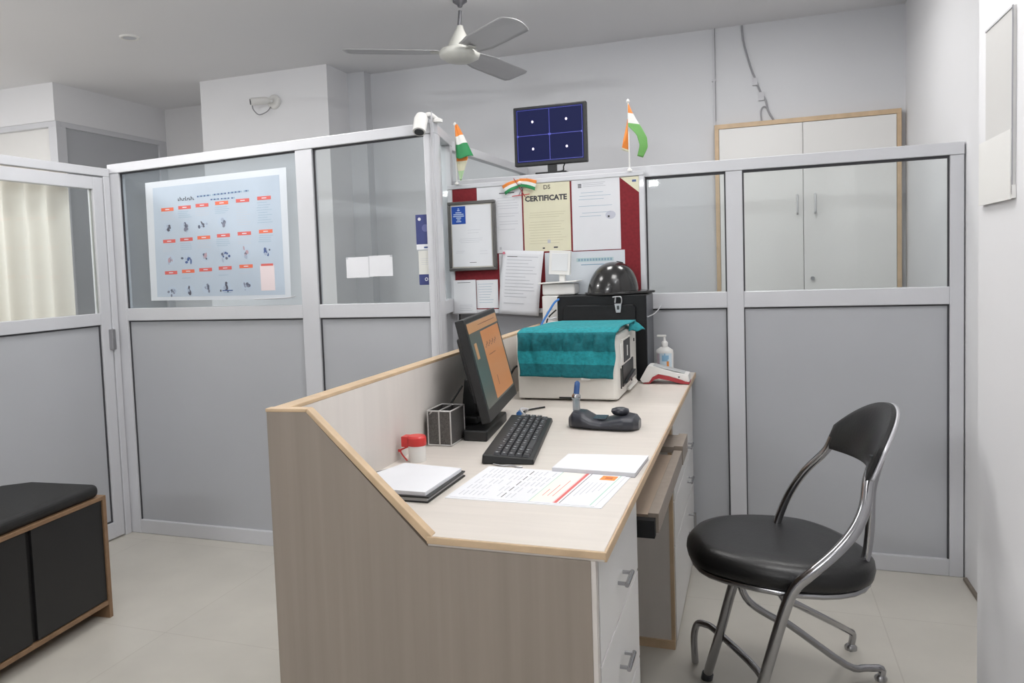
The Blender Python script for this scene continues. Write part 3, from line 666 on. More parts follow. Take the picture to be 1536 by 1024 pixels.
# right flag
bx, by = -0.482, 3.405
t = pole_flag('tricolour flag on a thin pole at the right end of the notice board', bx, by, 1.645, 1.925, None, 0)
def fr(u, v):   # a strip that leaves the pole top, widens and curls round to the right and down
    pts = [(0.002, 1.922), (0.016, 1.888), (0.034, 1.852), (0.056, 1.815), (0.076, 1.775), (0.078, 1.735), (0.056, 1.695)]
    k = u*(len(pts)-1); i = min(int(k), len(pts)-2); f_ = k-i
    x = pts[i][0]*(1-f_)+pts[i+1][0]*f_; z = pts[i][1]*(1-f_)+pts[i+1][1]*f_
    wv = [0.002, 0.015, 0.033, 0.054, 0.040, 0.032, 0.022][i]*(1-f_)+[0.002, 0.015, 0.033, 0.054, 0.040, 0.032, 0.022][i+1]*f_
    return (bx+x+(-wv*(1-v)), by-0.006-0.018*math.sin(u*3)+0.010*v, z-0.010*(1-v)*u+(0.018*(1-v) if u > 0.6 else 0.018*(1-v)*u/0.6))
MB().grid(fr, 28, 8, flag_green, 0.0006, True, lambda u, v: saffron if u < 0.2 else flag_white if u < 0.42 else flag_lgreen).build('cloth', t)
def fr2(u, v):
    z = 1.86-0.125*v; return (bx-0.003-(0.002+0.026*v)*(1-u), by+0.004+0.006*math.sin(v*6+u*3), z-0.012*u*v)
MB().grid(fr2, 6, 14, saffron, 0.0006, True, lambda u, v: saffron if v < .9 else cream).build('cloth_fold', t)

# crossed little flags pinned on the board top
t = thing('crossed_flags', 'pair of small crossed tricolour flags pinned at the top of the notice board', 'flag', (-0.955, 3.40, 1.60))
yc = 3.400
def cf(x0, z0, x1, z1, w_):
    P, Q = Vector((x0, z0)), Vector((x1, z1)); d = (Q-P); n = Vector((-d.y, d.x)).normalized()*w_
    def g(u, v):
        p = P+d*u+n*(0.5-v)*(0.8+0.2*u); return (p.x, yc-0.004+0.004*math.sin(u*7), p.y+0.004*math.sin(u*3.1))
    return g
c3 = lambda u, v: (saffron if v < 0.35 else flag_white if v < 0.62 else flag_green)
MB().grid(cf(-0.955, 1.628, -1.032, 1.600, -0.044), 10, 9, flag_white, 0.0006, True, c3).build('cloth', t)
MB().grid(cf(-0.962, 1.630, -0.886, 1.612, 0.044), 10, 9, flag_white, 0.0006, True, c3).build('cloth', t)
MB().tube([(-0.985, yc, 1.650), (-0.935, yc, 1.565)], 0.0018, maroon_pl, 6, 0).build('stick', t)
MB().tube([(-0.925, yc+0.003, 1.648), (-0.965, yc+0.003, 1.575)], 0.0018, cbl, 6, 0).build('stick', t)
MB().tube([(-0.995, yc, 1.572), (-0.915, yc, 1.577)], 0.0018, red_pl, 6, 0).build('base_stick', t)
MB(face(yc-0.004)(-0.957, 1.628)).lathe((0, 0, 0), [(0.008, -0.002), (0.008, 0.004), (0.004, 0.006)], white_pl, 12).build('button', t)

# ------------------------------------------------------------------ surveillance monitor above the board
t = thing('surveillance_monitor', 'small screen with four dark blue camera views above the notice board', 'monitor', (-0.845, 3.52, 1.669))
xa, xb, za, zb, ym = -1.012, -0.681, 1.713, 1.977, 3.518
MB().box(xa, xb, ym, ym+0.035, za, zb, black_pl).build('case', t, 0.004)
scr = mat('cctv_screen_dark', (8, 10, 26), 0.5, spec=0.12, emit=((34, 40, 92), 0.55))
ln = mat('cctv_screen_line', (40, 44, 120), 0.3, emit=((78, 84, 190), 0.7)); dot = mat('cctv_screen_dot', (220, 210, 240), 0.3, emit=((230, 220, 250), 1.0))
mb = MB().box(xa+0.013, xb-0.013, ym-0.001, ym, za+0.016, zb-0.012, scr)
xm, zm = (xa+xb)/2, (za+zb)/2+0.002; y = ym-0.001
x0, x1, z0, z1 = xa+0.017, xb-0.017, za+0.020, zb-0.016
for q in ((x0, x1, z0, z0+0.0018), (x0, x1, z1-0.0015, z1), (x0, x0+0.0015, z0, z1), (x1-0.0015, x1, z0, z1), (x0, x1, zm-0.001, zm+0.001), (xm-0.001, xm+0.001, z0, z1)):
    mb.box(q[0], q[1], y-0.0004, y, q[2], q[3], ln)
for sx in (-1, 1):
    for sz in (-1, 1):
        c0 = (xm+sx*0.077, zm+sz*0.060); mb.hexa([(c0[0]+0.005*math.cos(k*.7854), y-0.0005, c0[1]+0.006*math.sin(k*.7854)) for k in range(8)], [(c0[0]+0.005*math.cos(k*.7854), y, c0[1]+0.006*math.sin(k*.7854)) for k in range(8)], dot)
mb.box(x0-.002, x0+0.006, y-0.0006, y, zm-0.004, zm+0.004, ln); mb.box(x1-0.006, x1, y-0.0006, y, zm-0.004, zm+0.004, ln); mb.box(xm-0.006, xm+0.006, y-0.0006, y, zm-0.004, zm+0.004, ln)
mb.build('screen', t)
MB().box(-0.862, -0.822, ym+0.008, ym+0.028, 1.678, 1.714, black_pl).build('neck', t, 0.002)
MB().box(-0.91, -0.77, 3.488, 3.60, 1.670, 1.678, black_pl).build('base', t, 0.003)
MB().tube([(-0.86, 3.56, 1.682), (-0.80, 3.55, 1.684), (-0.79, 3.53, 1.70), (-0.785, 3.55, 1.72)], 0.003, black_pl, 8).build('power_cable', t)

# ------------------------------------------------------------------ document holder on the right column
t = thing('document_holder', 'slim white document holder with a blank sheet on the right column', 'document holder', (0.515, 2.11, 1.37))
MB().box(0.514, 0.52, 1.995, 2.205, 1.40, 1.772, mat('holder_back', (206, 205, 203), 0.4)).box(0.512, 0.514, 1.995, 2.205, 1.768, 1.772, cbl_l).box(0.512, 0.5135, 1.992, 1.997, 1.38, 1.772, cbl).build('back_plate', t)
MB().box(0.510, 0.512, 1.995, 2.247, 1.37, 1.517, white_pl).build('sheet', t)
MB().box(0.512, 0.5195, 1.99, 2.20, 1.372, 1.40, white_pl).build('ledge', t)

# ------------------------------------------------------------------ reception desk
TX0, TX1, DY0, DY1, TZ = -0.882, -0.235, 1.29, 3.472, 0.79
desk = thing('reception_desk', 'large laminate reception desk with a raised back, sloped end panel and beech edging', 'desk', (-0.56, 2.38, 0))
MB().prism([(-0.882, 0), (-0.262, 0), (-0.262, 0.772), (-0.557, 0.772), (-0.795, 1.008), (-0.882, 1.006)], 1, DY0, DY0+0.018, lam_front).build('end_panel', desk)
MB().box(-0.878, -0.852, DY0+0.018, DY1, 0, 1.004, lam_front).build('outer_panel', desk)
MB().box(-0.852, -0.848, DY0+0.018, DY1, TZ, 1.004, lam_in).build('inner_panel', desk)
MB().box(-0.848, TX1-0.004, DY0+0.018, DY1, TZ-0.018, TZ, lam_top).box(-0.557, TX1-0.004, DY0+0.003, DY0+0.018, TZ-0.018, TZ, lam_top).build('tabletop', desk)
mb = MB()
e = 0.006
# edge banding: cap of the raised back, cap of the sloped end panel, tabletop front and right edges
mb.box(-0.882, -0.848, DY0+0.018, DY1, 1.004, 1.012, beech)
sl = [(-0.884, 1.006), (-0.795, 1.008), (-0.557, 0.772), (-0.557+0.0, 0.792), (-0.550, 0.792), (-0.792, 1.016), (-0.884, 1.014)]
mb.hexa([(-0.884, DY0-0.001, 1.006), (-0.795, DY0-0.001, 1.008), (-0.795, DY0+0.020, 1.008), (-0.884, DY0+0.020, 1.006)], [(-0.884, DY0-0.001, 1.013), (-0.791, DY0-0.001, 1.015), (-0.791, DY0+0.020, 1.015), (-0.884, DY0+0.020, 1.013)], beech)
mb.hexa([(-0.795, DY0-0.001, 1.008), (-0.557, DY0-0.001, 0.779), (-0.557, DY0+0.020, 0.779), (-0.795, DY0+0.020, 1.008)], [(-0.791, DY0-0.001, 1.015), (-0.548, DY0-0.001, 0.791), (-0.548, DY0+0.020, 0.791), (-0.791, DY0+0.020, 1.015)], beech)
mb.box(-0.557, TX1, DY0-0.003, DY0+0.003, TZ-0.013, TZ, beech)
mb.box(TX1-0.006, TX1, DY0+0.003, DY1, TZ-0.019, TZ, beech)
mb.build('edge_banding', desk, 0.0015)
XF = -0.250
def hnd(parent, y, z, vertical=False, L=0.036):
    m = MB()
    for s_ in (-1, 1):
        if vertical: m.tube([(XF+0.016, y, z+s_*L*.8), (XF+0.040, y, z+s_*L*.8)], 0.004, chrome, 8, 0)
        else: m.tube([(XF+0.016, y+s_*L*.8, z), (XF+0.034, y+s_*L*.8, z)], 0.004, chrome, 8, 0)
    if vertical: m.tube([(XF+0.040, y, z-L), (XF+0.040, y, z+L)], 0.005, chrome, 10, 0)
    else: m.tube([(XF+0.034, y-L, z), (XF+0.034, y+L, z)], 0.0045, chrome, 10, 0)
    return m.build('handle', parent)
# near pedestal
XF = -0.268
ped = MB().box(-0.60, XF, DY0+0.018, 1.765, 0.0, 0.772, white_lam).box(-0.262, -0.254, DY0+0.001, DY0+0.018, 0, 0.772, lam_in).build('pedestal', desk)
for z0, z1, hz in ((0.585, 0.768, 0.655), (0.385, 0.580, 0.49), (0.02, 0.380, 0.30)):
    d = MB().box(XF, XF+0.016, DY0+0.02, 1.762, z0, z1, white_lam).build('drawer', desk, 0.001)
    hnd(d, 1.525, hz)
# far pedestal
MB().box(-0.80, XF, 2.60, DY1, 0.0, 0.772, lam_in).build('pedestal', desk)
MB().box(XF, XF+0.012, 2.598, 2.618, 0.0, 0.77, beech).box(-0.42, XF+0.012, 2.592, 2.60, 0, 0.028, beech).build('edge_strip', desk)
for k, (z0, z1, hz) in enumerate(((0.485, 0.768, 0.545), (0.335, 0.48, 0.41), (0.02, 0.33, 0.235))):
    d = MB().box(XF, XF+0.016, 2.62, DY1-0.01, z0, z1, white_lam).build('drawer' if k < 2 else 'door', desk, 0.001)
    hnd(d, 3.17, hz, k == 2, 0.045)
# keyboard tray pulled out
tray = MB().box(-0.60, -0.212, 1.82, 2.40, 0.672, 0.690, mat('tray_laminate', (178, 160, 142), 0.45, noise=((40, 3, 40), 0.12))).build('keyboard_tray', desk)
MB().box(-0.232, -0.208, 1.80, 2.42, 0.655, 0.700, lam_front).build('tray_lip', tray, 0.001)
MB().box(-0.60, -0.262, 1.785, 1.80, 0.67, 0.70, black_metal).box(-0.275, -0.215, 1.775, 1.80, 0.650, 0.690, black_metal).build('slide', tray)
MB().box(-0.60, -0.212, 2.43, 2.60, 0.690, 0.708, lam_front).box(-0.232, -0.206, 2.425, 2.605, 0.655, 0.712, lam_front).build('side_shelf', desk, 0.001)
XF = -0.250

# ------------------------------------------------------------------ things on the desk
Z = TZ
# notebook stack, lowest to top
def quad_slab(pts, z0, z1, m, mb=None):
    mb = mb or MB(); mb.hexa([(x, y, z0) for x, y in pts], [(x, y, z1) for x, y in pts], m); return mb
nb = [(-0.815, 1.60), (-0.712, 1.462), (-0.618, 1.475), (-0.640, 1.705), (-0.800, 1.700)]
nq = [(-0.832, 1.618), (-0.716, 1.470), (-0.624, 1.478), (-0.634, 1.702), (-0.800, 1.715)]
t = thing('notebook', 'black-covered notebook lying lowest beside the sloped desk end', 'notebook', (-0.71, 1.60, Z), 'notebooks in the stack by the sloped end')
quad_slab([(-0.836, 1.628), (-0.722, 1.475), (-0.632, 1.476), (-0.628, 1.690), (-0.792, 1.72)], Z, Z+0.003, black_pl).build('cover', t)
quad_slab([(-0.832, 1.628), (-0.722, 1.478), (-0.635, 1.479), (-0.632, 1.688), (-0.792, 1.715)], Z+0.003, Z+0.010, mat('page_block', (190, 190, 190), 0.8)).build('pages', t)
quad_slab([(-0.834, 1.628), (-0.722, 1.474), (-0.630, 1.475), (-0.628, 1.690), (-0.792, 1.72)], Z+0.010, Z+0.013, black_pl).build('cover', t)
t = thing('paper_pad', 'plain white paper pad on top of the black notebook', 'paper', (-0.71, 1.6, Z+0.013))
quad_slab([(-0.812, 1.600), (-0.718, 1.482), (-0.640, 1.482), (-0.634, 1.682), (-0.784, 1.700)], Z+0.013, Z+0.021, paper).build('sheets', t)

# printed papers, two stacked
docs = thing('printed_form', 'wide printed form with a red stripe and orange logo lying at the desk front', 'document', (-0.44, 1.65, Z))
def bil(P, u, v):
    a, b_, c, d = [Vector(p) for p in P]     # near-left, near-right, far-right, far-left
    return a*(1-u)*(1-v)+b_*u*(1-v)+c*u*v+d*(1-u)*v
DP = [(-0.612, 1.518), (-0.285, 1.520), (-0.262, 1.768), (-0.602, 1.785)]
quad_slab(DP, Z, Z+0.0012, paper).build('under_sheet', docs)
DP2 = [(-0.604, 1.528), (-0.300, 1.526), (-0.272, 1.765), (-0.594, 1.782)]
mb = MB(); quad_slab(DP2, Z+0.0012, Z+0.0022, paper, mb)
zt2 = Z+0.0022
def strip(u0, u1, v0, v1, m, e=0.0003):
    q = [bil(DP2, u0, v0), bil(DP2, u1, v0), bil(DP2, u1, v1), bil(DP2, u0, v1)]
    mb.hexa([(p.x, p.y, zt2) for p in q], [(p.x, p.y, zt2+e) for p in q], m)
strip(0.56, 0.715, 0.02, 0.97, mat('form_tint', (238, 232, 222), 0.7), 0.0001)
strip(0.725, 0.745, 0.02, 0.97, ink_red); strip(0.715, 0.725, 0.02, 0.97, ink_pink); strip(0.762, 0.766, 0.02, 0.97, ink_dk)
strip(0.555, 0.560, 0.02, 0.97, mat('form_green', (170, 206, 190), 0.7)); strip(0.965, 0.972, 0.02, 0.97, mat('form_green', (170, 206, 190), 0.7))
strip(0.85, 0.955, 0.80, 0.94, orange_m); strip(0.88, 0.93, 0.84, 0.90, mat('orange_dark', (196, 100, 40), 0.6), 0.0005)
for k in range(15):
    u = 0.04+k*0.034; 
    for q in range(5):
        v0 = 0.06+q*0.18+random.random()*0.03
        if random.random() < 0.8: strip(u, u+0.006, v0, v0+0.13, ink if k != 9 else ink_dk)
for k in range(5):
    u = 0.80+k*0.03; strip(u, u+0.004, 0.25+0.05*k, 0.70, ink)
for k in range(3): strip(0.60+k*0.035, 0.604+k*0.035, 0.2, 0.4+0.15*k, ink_red)
mb.build('top_sheet', docs)
t = thing('writing_pad', 'blank white writing pad at the right edge of the desk top', 'notepad', (-0.345, 1.84, Z))
WP = [(-0.443, 1.768), (-0.253, 1.758), (-0.244, 1.925), (-0.436, 1.905)]
quad_slab(WP, Z+0.0025, Z+0.010, mat('pad_edge', (200, 200, 204), 0.7)).build('sheets', t)
quad_slab([(a+0.001, b_+0.001) for a, b_ in WP], Z+0.010, Z+0.0112, paper).build('top_page', t)
quad_slab([(a, b_) for a, b_ in WP], Z, Z+0.0025, mat('pad_board', (168, 168, 172), 0.7)).build('backing_board', t)

# red and white tape dispenser / clip box
t = thing('clip_box', 'small white box with a red lid and red cord beside the desk back', 'box', (-0.80, 1.80, Z))
MB().lathe((-0.797, 1.805, Z), [(0.021, 0), (0.022, 0.003), (0.022, 0.040)], white_pl, 22).build('container', t)
MB().lathe((-0.797, 1.805, Z+0.040), [(0.0235, 0), (0.0245, 0.002), (0.0245, 0.020), (0.021, 0.024)], red_pl, 22).box(-0.834, -0.797, 1.792, 1.822, Z+0.036, Z+0.062, red_pl).build('lid', t, 0.001)
MB().tube([(-0.818, 1.80, Z+0.036), (-0.828, 1.798, Z+0.032), (-0.838, 1.796, Z+0.026), (-0.832, 1.794, Z+0.015), (-0.818, 1.790, Z+0.003)], 0.002, red_pl, 8).lathe((-0.841, 1.796, Z+0.026), [(0.004, -.003), (0.004, 0.003)], red_pl, 8).build('cord', t)

# mesh pen stand (square, with light rims)
t = thing('pen_stand', 'square dark mesh pen stand with pale metal rims in front of the monitor', 'pen holder', (-0.795, 2.02, Z))
xa, xb, ya, yb, hh = -0.834, -0.768, 1.968, 2.075, 0.098
w_ = 0.0018
MB().box(xa, xb, ya, ya+w_, Z+0.003, Z+hh-0.004, mesh_m).box(xa, xb, yb-w_, yb, Z+0.003, Z+hh-0.004, mesh_m).box(xa, xa+w_, ya+w_, yb-w_, Z+0.003, Z+hh-0.004, mesh_m).box(xb-w_, xb, ya+w_, yb-w_, Z+0.003, Z+hh-0.004, mesh_m)\
    .box(xa+w_, xb-w_, ya+w_, yb-w_, Z+0.003, Z+0.006, mesh_m).box((xa+xb)/2-w_, (xa+xb)/2, ya+w_, yb-w_, Z+0.006, Z+hh-0.006, mesh_m).build('mesh_wall', t)
rm = mat('silver_wire', (186, 184, 182), 0.35, 0.3); mb = MB(); r_ = 0.0022
for z in (Z+0.0025, Z+hh-0.003):
    mb.tube([(xa, ya, z), (xb, ya, z), (xb, yb, z), (xa, yb, z), (xa, ya, z)], r_, rm, 8, 0)
for x, y in ((xa, ya), (xb, ya), (xb, yb), (xa, yb), ((xa+xb)/2, ya)): mb.tube([(x, y, Z+0.002), (x, y, Z+hh-0.002)], r_, rm, 8, 0)
mb.tube([((xa+xb)/2, ya, Z+hh-0.003), ((xa+xb)/2, yb, Z+hh-0.003)], r_, rm, 8, 0)
mb.tube([(xa, ya+.004, Z+hh-0.018), (xa+0.014, ya-0.001, Z+hh-0.003)], r_, rm, 8, 0); mb.build('rim', t)

# desktop monitor: screen leaning back, turned to the operator
t = thing('desktop_monitor', 'black desktop monitor with an orange page on screen, facing the chair', 'monitor', (-0.77, 2.2, Z))
BL, BR, TL = Vector((-0.680, 2.045, 0.842)), Vector((-0.734, 2.50, 0.85)), Vector((-0.746, 2.056, 1.119))
ux = (BR-BL).normalized(); uy = (TL-BL); uy = (uy-ux*uy.dot(ux)).normalized(); un = ux.cross(uy)   # outward normal of the screen
MW, MH = 0.445, 0.292
MM = Matrix(((ux.x, uy.x, un.x, BL.x), (ux.y, uy.y, un.y, BL.y), (ux.z, uy.z, un.z, BL.z), (0, 0, 0, 1)))
MB(MM).box(0, MW, 0, MH, -0.026, 0, black_pl).build('case', t, 0.003)
MB(MM).box(0.05, MW-0.05, 0.05, MH-0.05, -0.048, -0.026, black_pl).build('rear_housing', t, 0.006)
scr = mat('monitor_screen_grey', (56, 60, 56), 0.3, emit=((86, 90, 84), 0.45)); so = mat('monitor_screen_orange', (120, 80, 50), 0.3, emit=((200, 134, 84), 0.50))
sp = mat('monitor_screen_tan', (120, 90, 60), 0.3, emit=((184, 138, 98), 0.50)); sd = mat('monitor_screen_ink', (60, 40, 30), 0.3, emit=((120, 74, 50), 0.55))
mb = MB(MM).box(0.016, MW-0.014, 0.034, MH-0.014, 0, 0.0008, scr)
mb.box(0.016, MW-0.014, MH-0.044, MH-0.016, 0.0008, 0.0012, sp).box(0.155, MW-0.022, 0.038, MH-0.050, 0.0008, 0.0012, so)
mb.box(0.045, 0.075, MH-0.12, MH-0.075, 0.0008, 0.0012, sp).box(0.016, MW-0.014, 0.034, 0.040, 0.0012, 0.0014, scr)
for k in range(12): mb.box(0.175+k*0.014, 0.185+k*0.014, 0.190+0.004*(k % 3), 0.194+0.006*(k % 3), 0.0012, 0.0014, sd)
for k in range(8): mb.box(0.20+k*0.012, 0.207+k*0.012, 0.165, 0.168, 0.0012, 0.0014, sd)
mb.box(0.225, 0.231, 0.07, 0.10, 0.0012, 0.0014, sd); mb.box(0.15, 0.39, 0.262, 0.264, 0.0012, 0.0014, sd)
mb.build('screen', t)
ctr = MM @ Vector((MW/2, 0.11, -0.045))
MB().hexa([(-0.815, 2.17, Z+0.02), (-0.765, 2.17, Z+0.02), (-0.765, 2.28, Z+0.02), (-0.815, 2.28, Z+0.02)], [(ctr.x-0.025, 2.17, ctr.z), (ctr.x+0.01, 2.17, ctr.z), (ctr.x+0.01, 2.28, ctr.z), (ctr.x-0.025, 2.28, ctr.z)], black_pl).build('neck', t, 0.004)
bp_ = [(-0.760, 2.04), (-0.690, 2.04), (-0.722, 2.33), (-0.838, 2.33), (-0.838, 2.09), (-0.760, 2.09)]
MB().prism(bp_, 2, Z, Z+0.030, black_pl).box(-0.832, -0.745, 2.12, 2.32, Z+0.030, Z+0.052, black_pl).build('base', t, 0.004)
MB().tube([(-0.79, 2.13, 0.93), (-0.812, 2.105, 0.89), (-0.828, 2.092, 0.86), (-0.842, 2.095, 0.825), (-0.843, 2.16, 0.80)], 0.003, black_pl, 8).tube([(-0.828, 2.092, 0.862), (-0.834, 2.088, 0.84)], 0.006, cbl_l, 8, 0).build('cable', t)

mb = MB().tube([(-0.70, 2.46, Z+0.004), (-0.68, 2.42, Z+0.022), (-0.69, 2.37, Z+0.030), (-0.66, 2.36, Z+0.004)], 0.003, cbl_l, 8).tube([(-0.70, 2.385, Z+0.012), (-0.70, 2.41, Z+0.014)], 0.008, blue_cable, 8, 0)
mb.tube([(-0.70, 2.41, Z+0.01), (-0.70, 2.50, Z+0.004), (-0.66, 2.56, Z+0.004)], 0.003, black_pl, 8)
tag(mb.build('coiled_cable'), 'short tangled cable with a blue plug behind the keyboard', 'cable')

# keyboard
KA, KB = Vector((-0.630, 1.822, Z)), Vector((-0.514, 1.792, Z))
kx = (Vector((-0.598, 2.358, Z))-KB).normalized()      # long direction
ky = Vector((kx.y, -kx.x, 0))*1.0                      # towards the operator (+x side)
t = thing('keyboard', 'black full-size keyboard lying lengthwise in front of the monitor', 'keyboard', (-0.6, 2.1, Z))
KL, KW = 0.52, 0.128
kx = Vector((-0.150, 0.989, 0)).normalized(); ky = Vector((kx.y, -kx.x, 0)).normalized()
KM = Matrix(((kx.x, -ky.x, 0, -0.500), (kx.y, -ky.y, 0, 1.822), (0, 0, 1, Z), (0, 0, 0, 1)))   # x: along, y: away from the operator
KM = KM @ Matrix.Translation((0, 0, 0))
MB(KM).hexa([(0, 0, 0.001), (KL, 0, 0.001), (KL, KW, 0.001), (0, KW, 0.001)], [(0.002, 0.002, 0.014), (KL-0.002, 0.002, 0.014), (KL-0.002, KW-0.002, 0.024), (0.002, KW-0.002, 0.024)], black_pl).build('body', t, 0.003)
keyc = mat('key_cap', (46, 47, 51), 0.45); legend = mat('key_legend', (170, 172, 176), 0.6)
pitch = 0.0178; px_ = 0.0235; nk = 0
for row in range(6):
    yy = 0.012+row*pitch+(0.003 if row == 5 else 0)
    xx = 0.008
    while xx < KL-0.014:
        col_gap = 0.006 if (abs(xx-0.335) < 0.011 or abs(xx-0.415) < 0.011) else 0
        wk = px_
        if row == 0 and 0.075 < xx < 0.08+0.10: wk = 0.105
        if xx+wk > KL-0.006: break
        if nk < 99:
            zz = 0.0145+yy*0.074
            kmb = MB(KM).hexa([(xx+0.001, yy, zz), (xx+wk-0.0012, yy, zz), (xx+wk-0.0012, yy+0.0165, zz+0.0012), (xx+0.001, yy+0.0165, zz+0.0012)],
                        [(xx+0.003, yy+0.002, zz+0.006), (xx+wk-0.0032, yy+0.002, zz+0.006), (xx+wk-0.0032, yy+0.0145, zz+0.007), (xx+0.003, yy+0.0145, zz+0.007)], keyc)
            if (nk*7) % 3 and wk < 0.05:
                kmb.box(xx+0.006, xx+0.011, yy+0.0065, yy+0.0115, zz+0.0066, zz+0.0072, legend)
            kmb.build('key', t); nk += 1
        xx += wk+col_gap
tag(MB().tube([(-0.595, 1.800, Z+0.003), (-0.57, 1.790, Z+0.003), (-0.545, 1.796, Z+0.003), (-0.53, 1.783, Z+0.003), (-0.52, 1.789, Z+0.003)], 0.0022, steel, 8).build('paper_clip'), 'small bent wire clip on the desk at the near end of the keyboard', 'clip')

# phone-like black device with pen stand tube
t = thing('desk_phone_base', 'low curved black desk device with a round knob', 'device', (-0.42, 2.30, Z))
dv = mat('charcoal_device', (44, 46, 54), 0.35, noise=((40, 40, 40), 0.08))
DX = [(-0.515, 0.012, 0.030), (-0.500, 0.028, 0.050), (-0.470, 0.034, 0.046), (-0.445, 0.036, 0.030), (-0.415, 0.037, 0.024), (-0.385, 0.040, 0.032), (-0.350, 0.042, 0.040), (-0.325, 0.036, 0.036), (-0.312, 0.018, 0.026)]
def dvf(u, v):
    k = u*(len(DX)-1); i = min(int(k), len(DX)-2); f_ = k-i; f_ = f_*f_*(3-2*f_)
    x, hw, hz = [DX[i][q]*(1-f_)+DX[i+1][q]*f_ for q in range(3)]
    a = v*2*math.pi; c, s_ = math.cos(a), math.sin(a)
    sq = lambda q, p: math.copysign(abs(q)**p, q)
    return (x, 2.29+0.06*(u-0.5)*0+hw*1.6*sq(c, 0.55), Z+hz/2+hz/2*sq(s_, 0.6))
mb = MB(); mb.grid(dvf, 32, 24, dv)
for u in (0, 1):
    loop = [dvf(u, k/24) for k in range(24)]; mb.add(loop, [tuple(range(24))], dv)
mb.build('body', t)
MB().lathe((-0.367, 2.29, Z+0.038), [(0.016, 0), (0.022, 0.003), (0.026, 0.010), (0.024, 0.017), (0.012, 0.021)], dv, 26).build('knob', t)
MB().box(-0.440, -0.405, 2.262, 2.318, Z+0.028, Z+0.031, mat('device_window', (70, 76, 88), 0.2)).build('window', t)
t = thing('fingerprint_pen', 'upright clear and chrome pen tube with a blue core on the black device', 'pen', (-0.492, 2.29, Z+0.046))
gl = mat('clear_acrylic', (220, 224, 228), 0.08, trans=0.6)
MB().lathe((-0.495, 2.292, Z+0.045), [(0.010, 0), (0.011, 0.004), (0.011, 0.034), (0.0135, 0.036), (0.0135, 0.040)], gl, 18).build('holder', t)
MB(Matrix.Translation((-0.495, 2.292, Z+0.085)) @ Matrix.Rotation(R(6), 4, 'Y')).lathe((0, 0, 0), [(0.013, 0), (0.013, 0.006), (0.009, 0.012)], chrome, 18).build('collar', t)
MB(Matrix.Translation((-0.495, 2.292, Z+0.085)) @ Matrix.Rotation(R(6), 4, 'Y')).lathe((0, 0, 0.012), [(0.0085, 0), (0.0085, 0.022), (0.008, 0.032), (0.004, 0.037)], mat('pen_blue', (58, 92, 146), 0.25), 16).build('cap', t)

# printer
pr = thing('printer', 'off-white multifunction printer under a teal towel', 'printer', (-0.62, 2.96, Z))
PX0, PX1, PY0, PY1, PT = -0.798, -0.440, 2.71, 3.17, 1.022
MB().hexa([(PX0+0.006, PY0, Z+0.006), (PX1-0.012, PY0, Z+0.006), (PX1, PY0+0.012, Z+0.006), (PX1, PY1, Z+0.006), (PX0+0.006, PY1, Z+0.006)],
          [(PX0, PY0+0.004, PT), (PX1-0.012, PY0+0.004, PT), (PX1, PY0+0.016, PT-0.008), (PX1, PY1, PT), (PX0, PY1, PT)], off_pl).build('body', pr, 0.006, 3)
MB().hexa([(PX0+0.01, PY0+0.02, PT), (PX1-0.01, PY0+0.02, PT), (PX1-0.01, PY1-0.01, PT), (PX0+0.01, PY1-0.01, PT)], [(PX0+0.03, PY0+0.05, PT+0.014), (PX1-0.03, PY0+0.06, PT+0.014), (PX1-0.03, PY1-0.03, PT+0.016), (PX0+0.03, PY1-0.03, PT+0.016)], off_pl).build('scanner_lid', pr, 0.003)
for x, y in ((PX0+0.03, PY0+0.04), (PX1-0.03, PY0+0.04), (PX0+0.03, PY1-0.04), (PX1-0.03, PY1-0.04)): MB().lathe((x, y, Z), [(0.014, 0), (0.014, 0.007)], black_pl, 14).build('foot', pr)
MB().box(-0.645, -0.59, PY0-0.001, PY0+0.006, Z+0.008, Z+0.014, black_pl).build('vent_slot', pr)
yy = PX1
MB().box(PX1-0.001, PX1+0.004, 2.775, 2.795, 0.905, 0.985, white_pl).box(PX1, PX1+0.005, 2.80, 2.99, 0.905, 0.995, off_pl).build('control_frame', pr, 0.002)
MB().box(PX1+0.003, PX1+0.007, 2.82, 2.965, 0.912, 0.990, black_pl).build('display_panel', pr, 0.002)
MB().box(PX1+0.007, PX1+0.008, 2.885, 2.90, 0.93, 0.967, white_pl).build('display_button', pr)
MB().box(PX1, PX1+0.004, 2.805, 3.06, 0.828, 0.905, black_pl).build('output_opening', pr)
MB().hexa([(PX1, 2.83, 0.833), (PX1, 3.04, 0.833), (PX1+0.016, 3.04, 0.840), (PX1+0.016, 2.83, 0.840)], [(PX1, 2.83, 0.838), (PX1, 3.04, 0.862), (PX1+0.016, 3.04, 0.862), (PX1+0.016, 2.83, 0.845)], dk_grey).build('output_tray', pr)
MB().box(PX1, PX1+0.003, 2.772, 2.782, 0.826, 0.897, black_pl).box(PX1, PX1+0.003, 3.10, 3.112, 0.96, 0.972, dk_grey).box(PX1, PX1+0.003, 3.02, 3.03, 0.818, 0.826, dk_grey).build('buttons', pr)
MB().hexa([(PX1-0.001, 2.90, 0.802), (PX1+0.012, 2.90, 0.802), (PX1+0.012, 3.12, 0.802), (PX1-0.001, 3.12, 0.802)], [(PX1-0.001, 2.90, 0.812), (PX1+0.006, 2.90, 0.812), (PX1+0.006, 3.12, 0.812), (PX1-0.001, 3.12, 0.812)], off_pl).build('tray_lip', pr)
MB().tube([(PX0-0.002, 2.78, 0.90), (PX0-0.02, 2.76, 0.90), (PX0-0.03, 2.72, 0.86), (PX0-0.02, 2.70, 0.80)], 0.004, black_pl, 8).build('power_cable', pr)

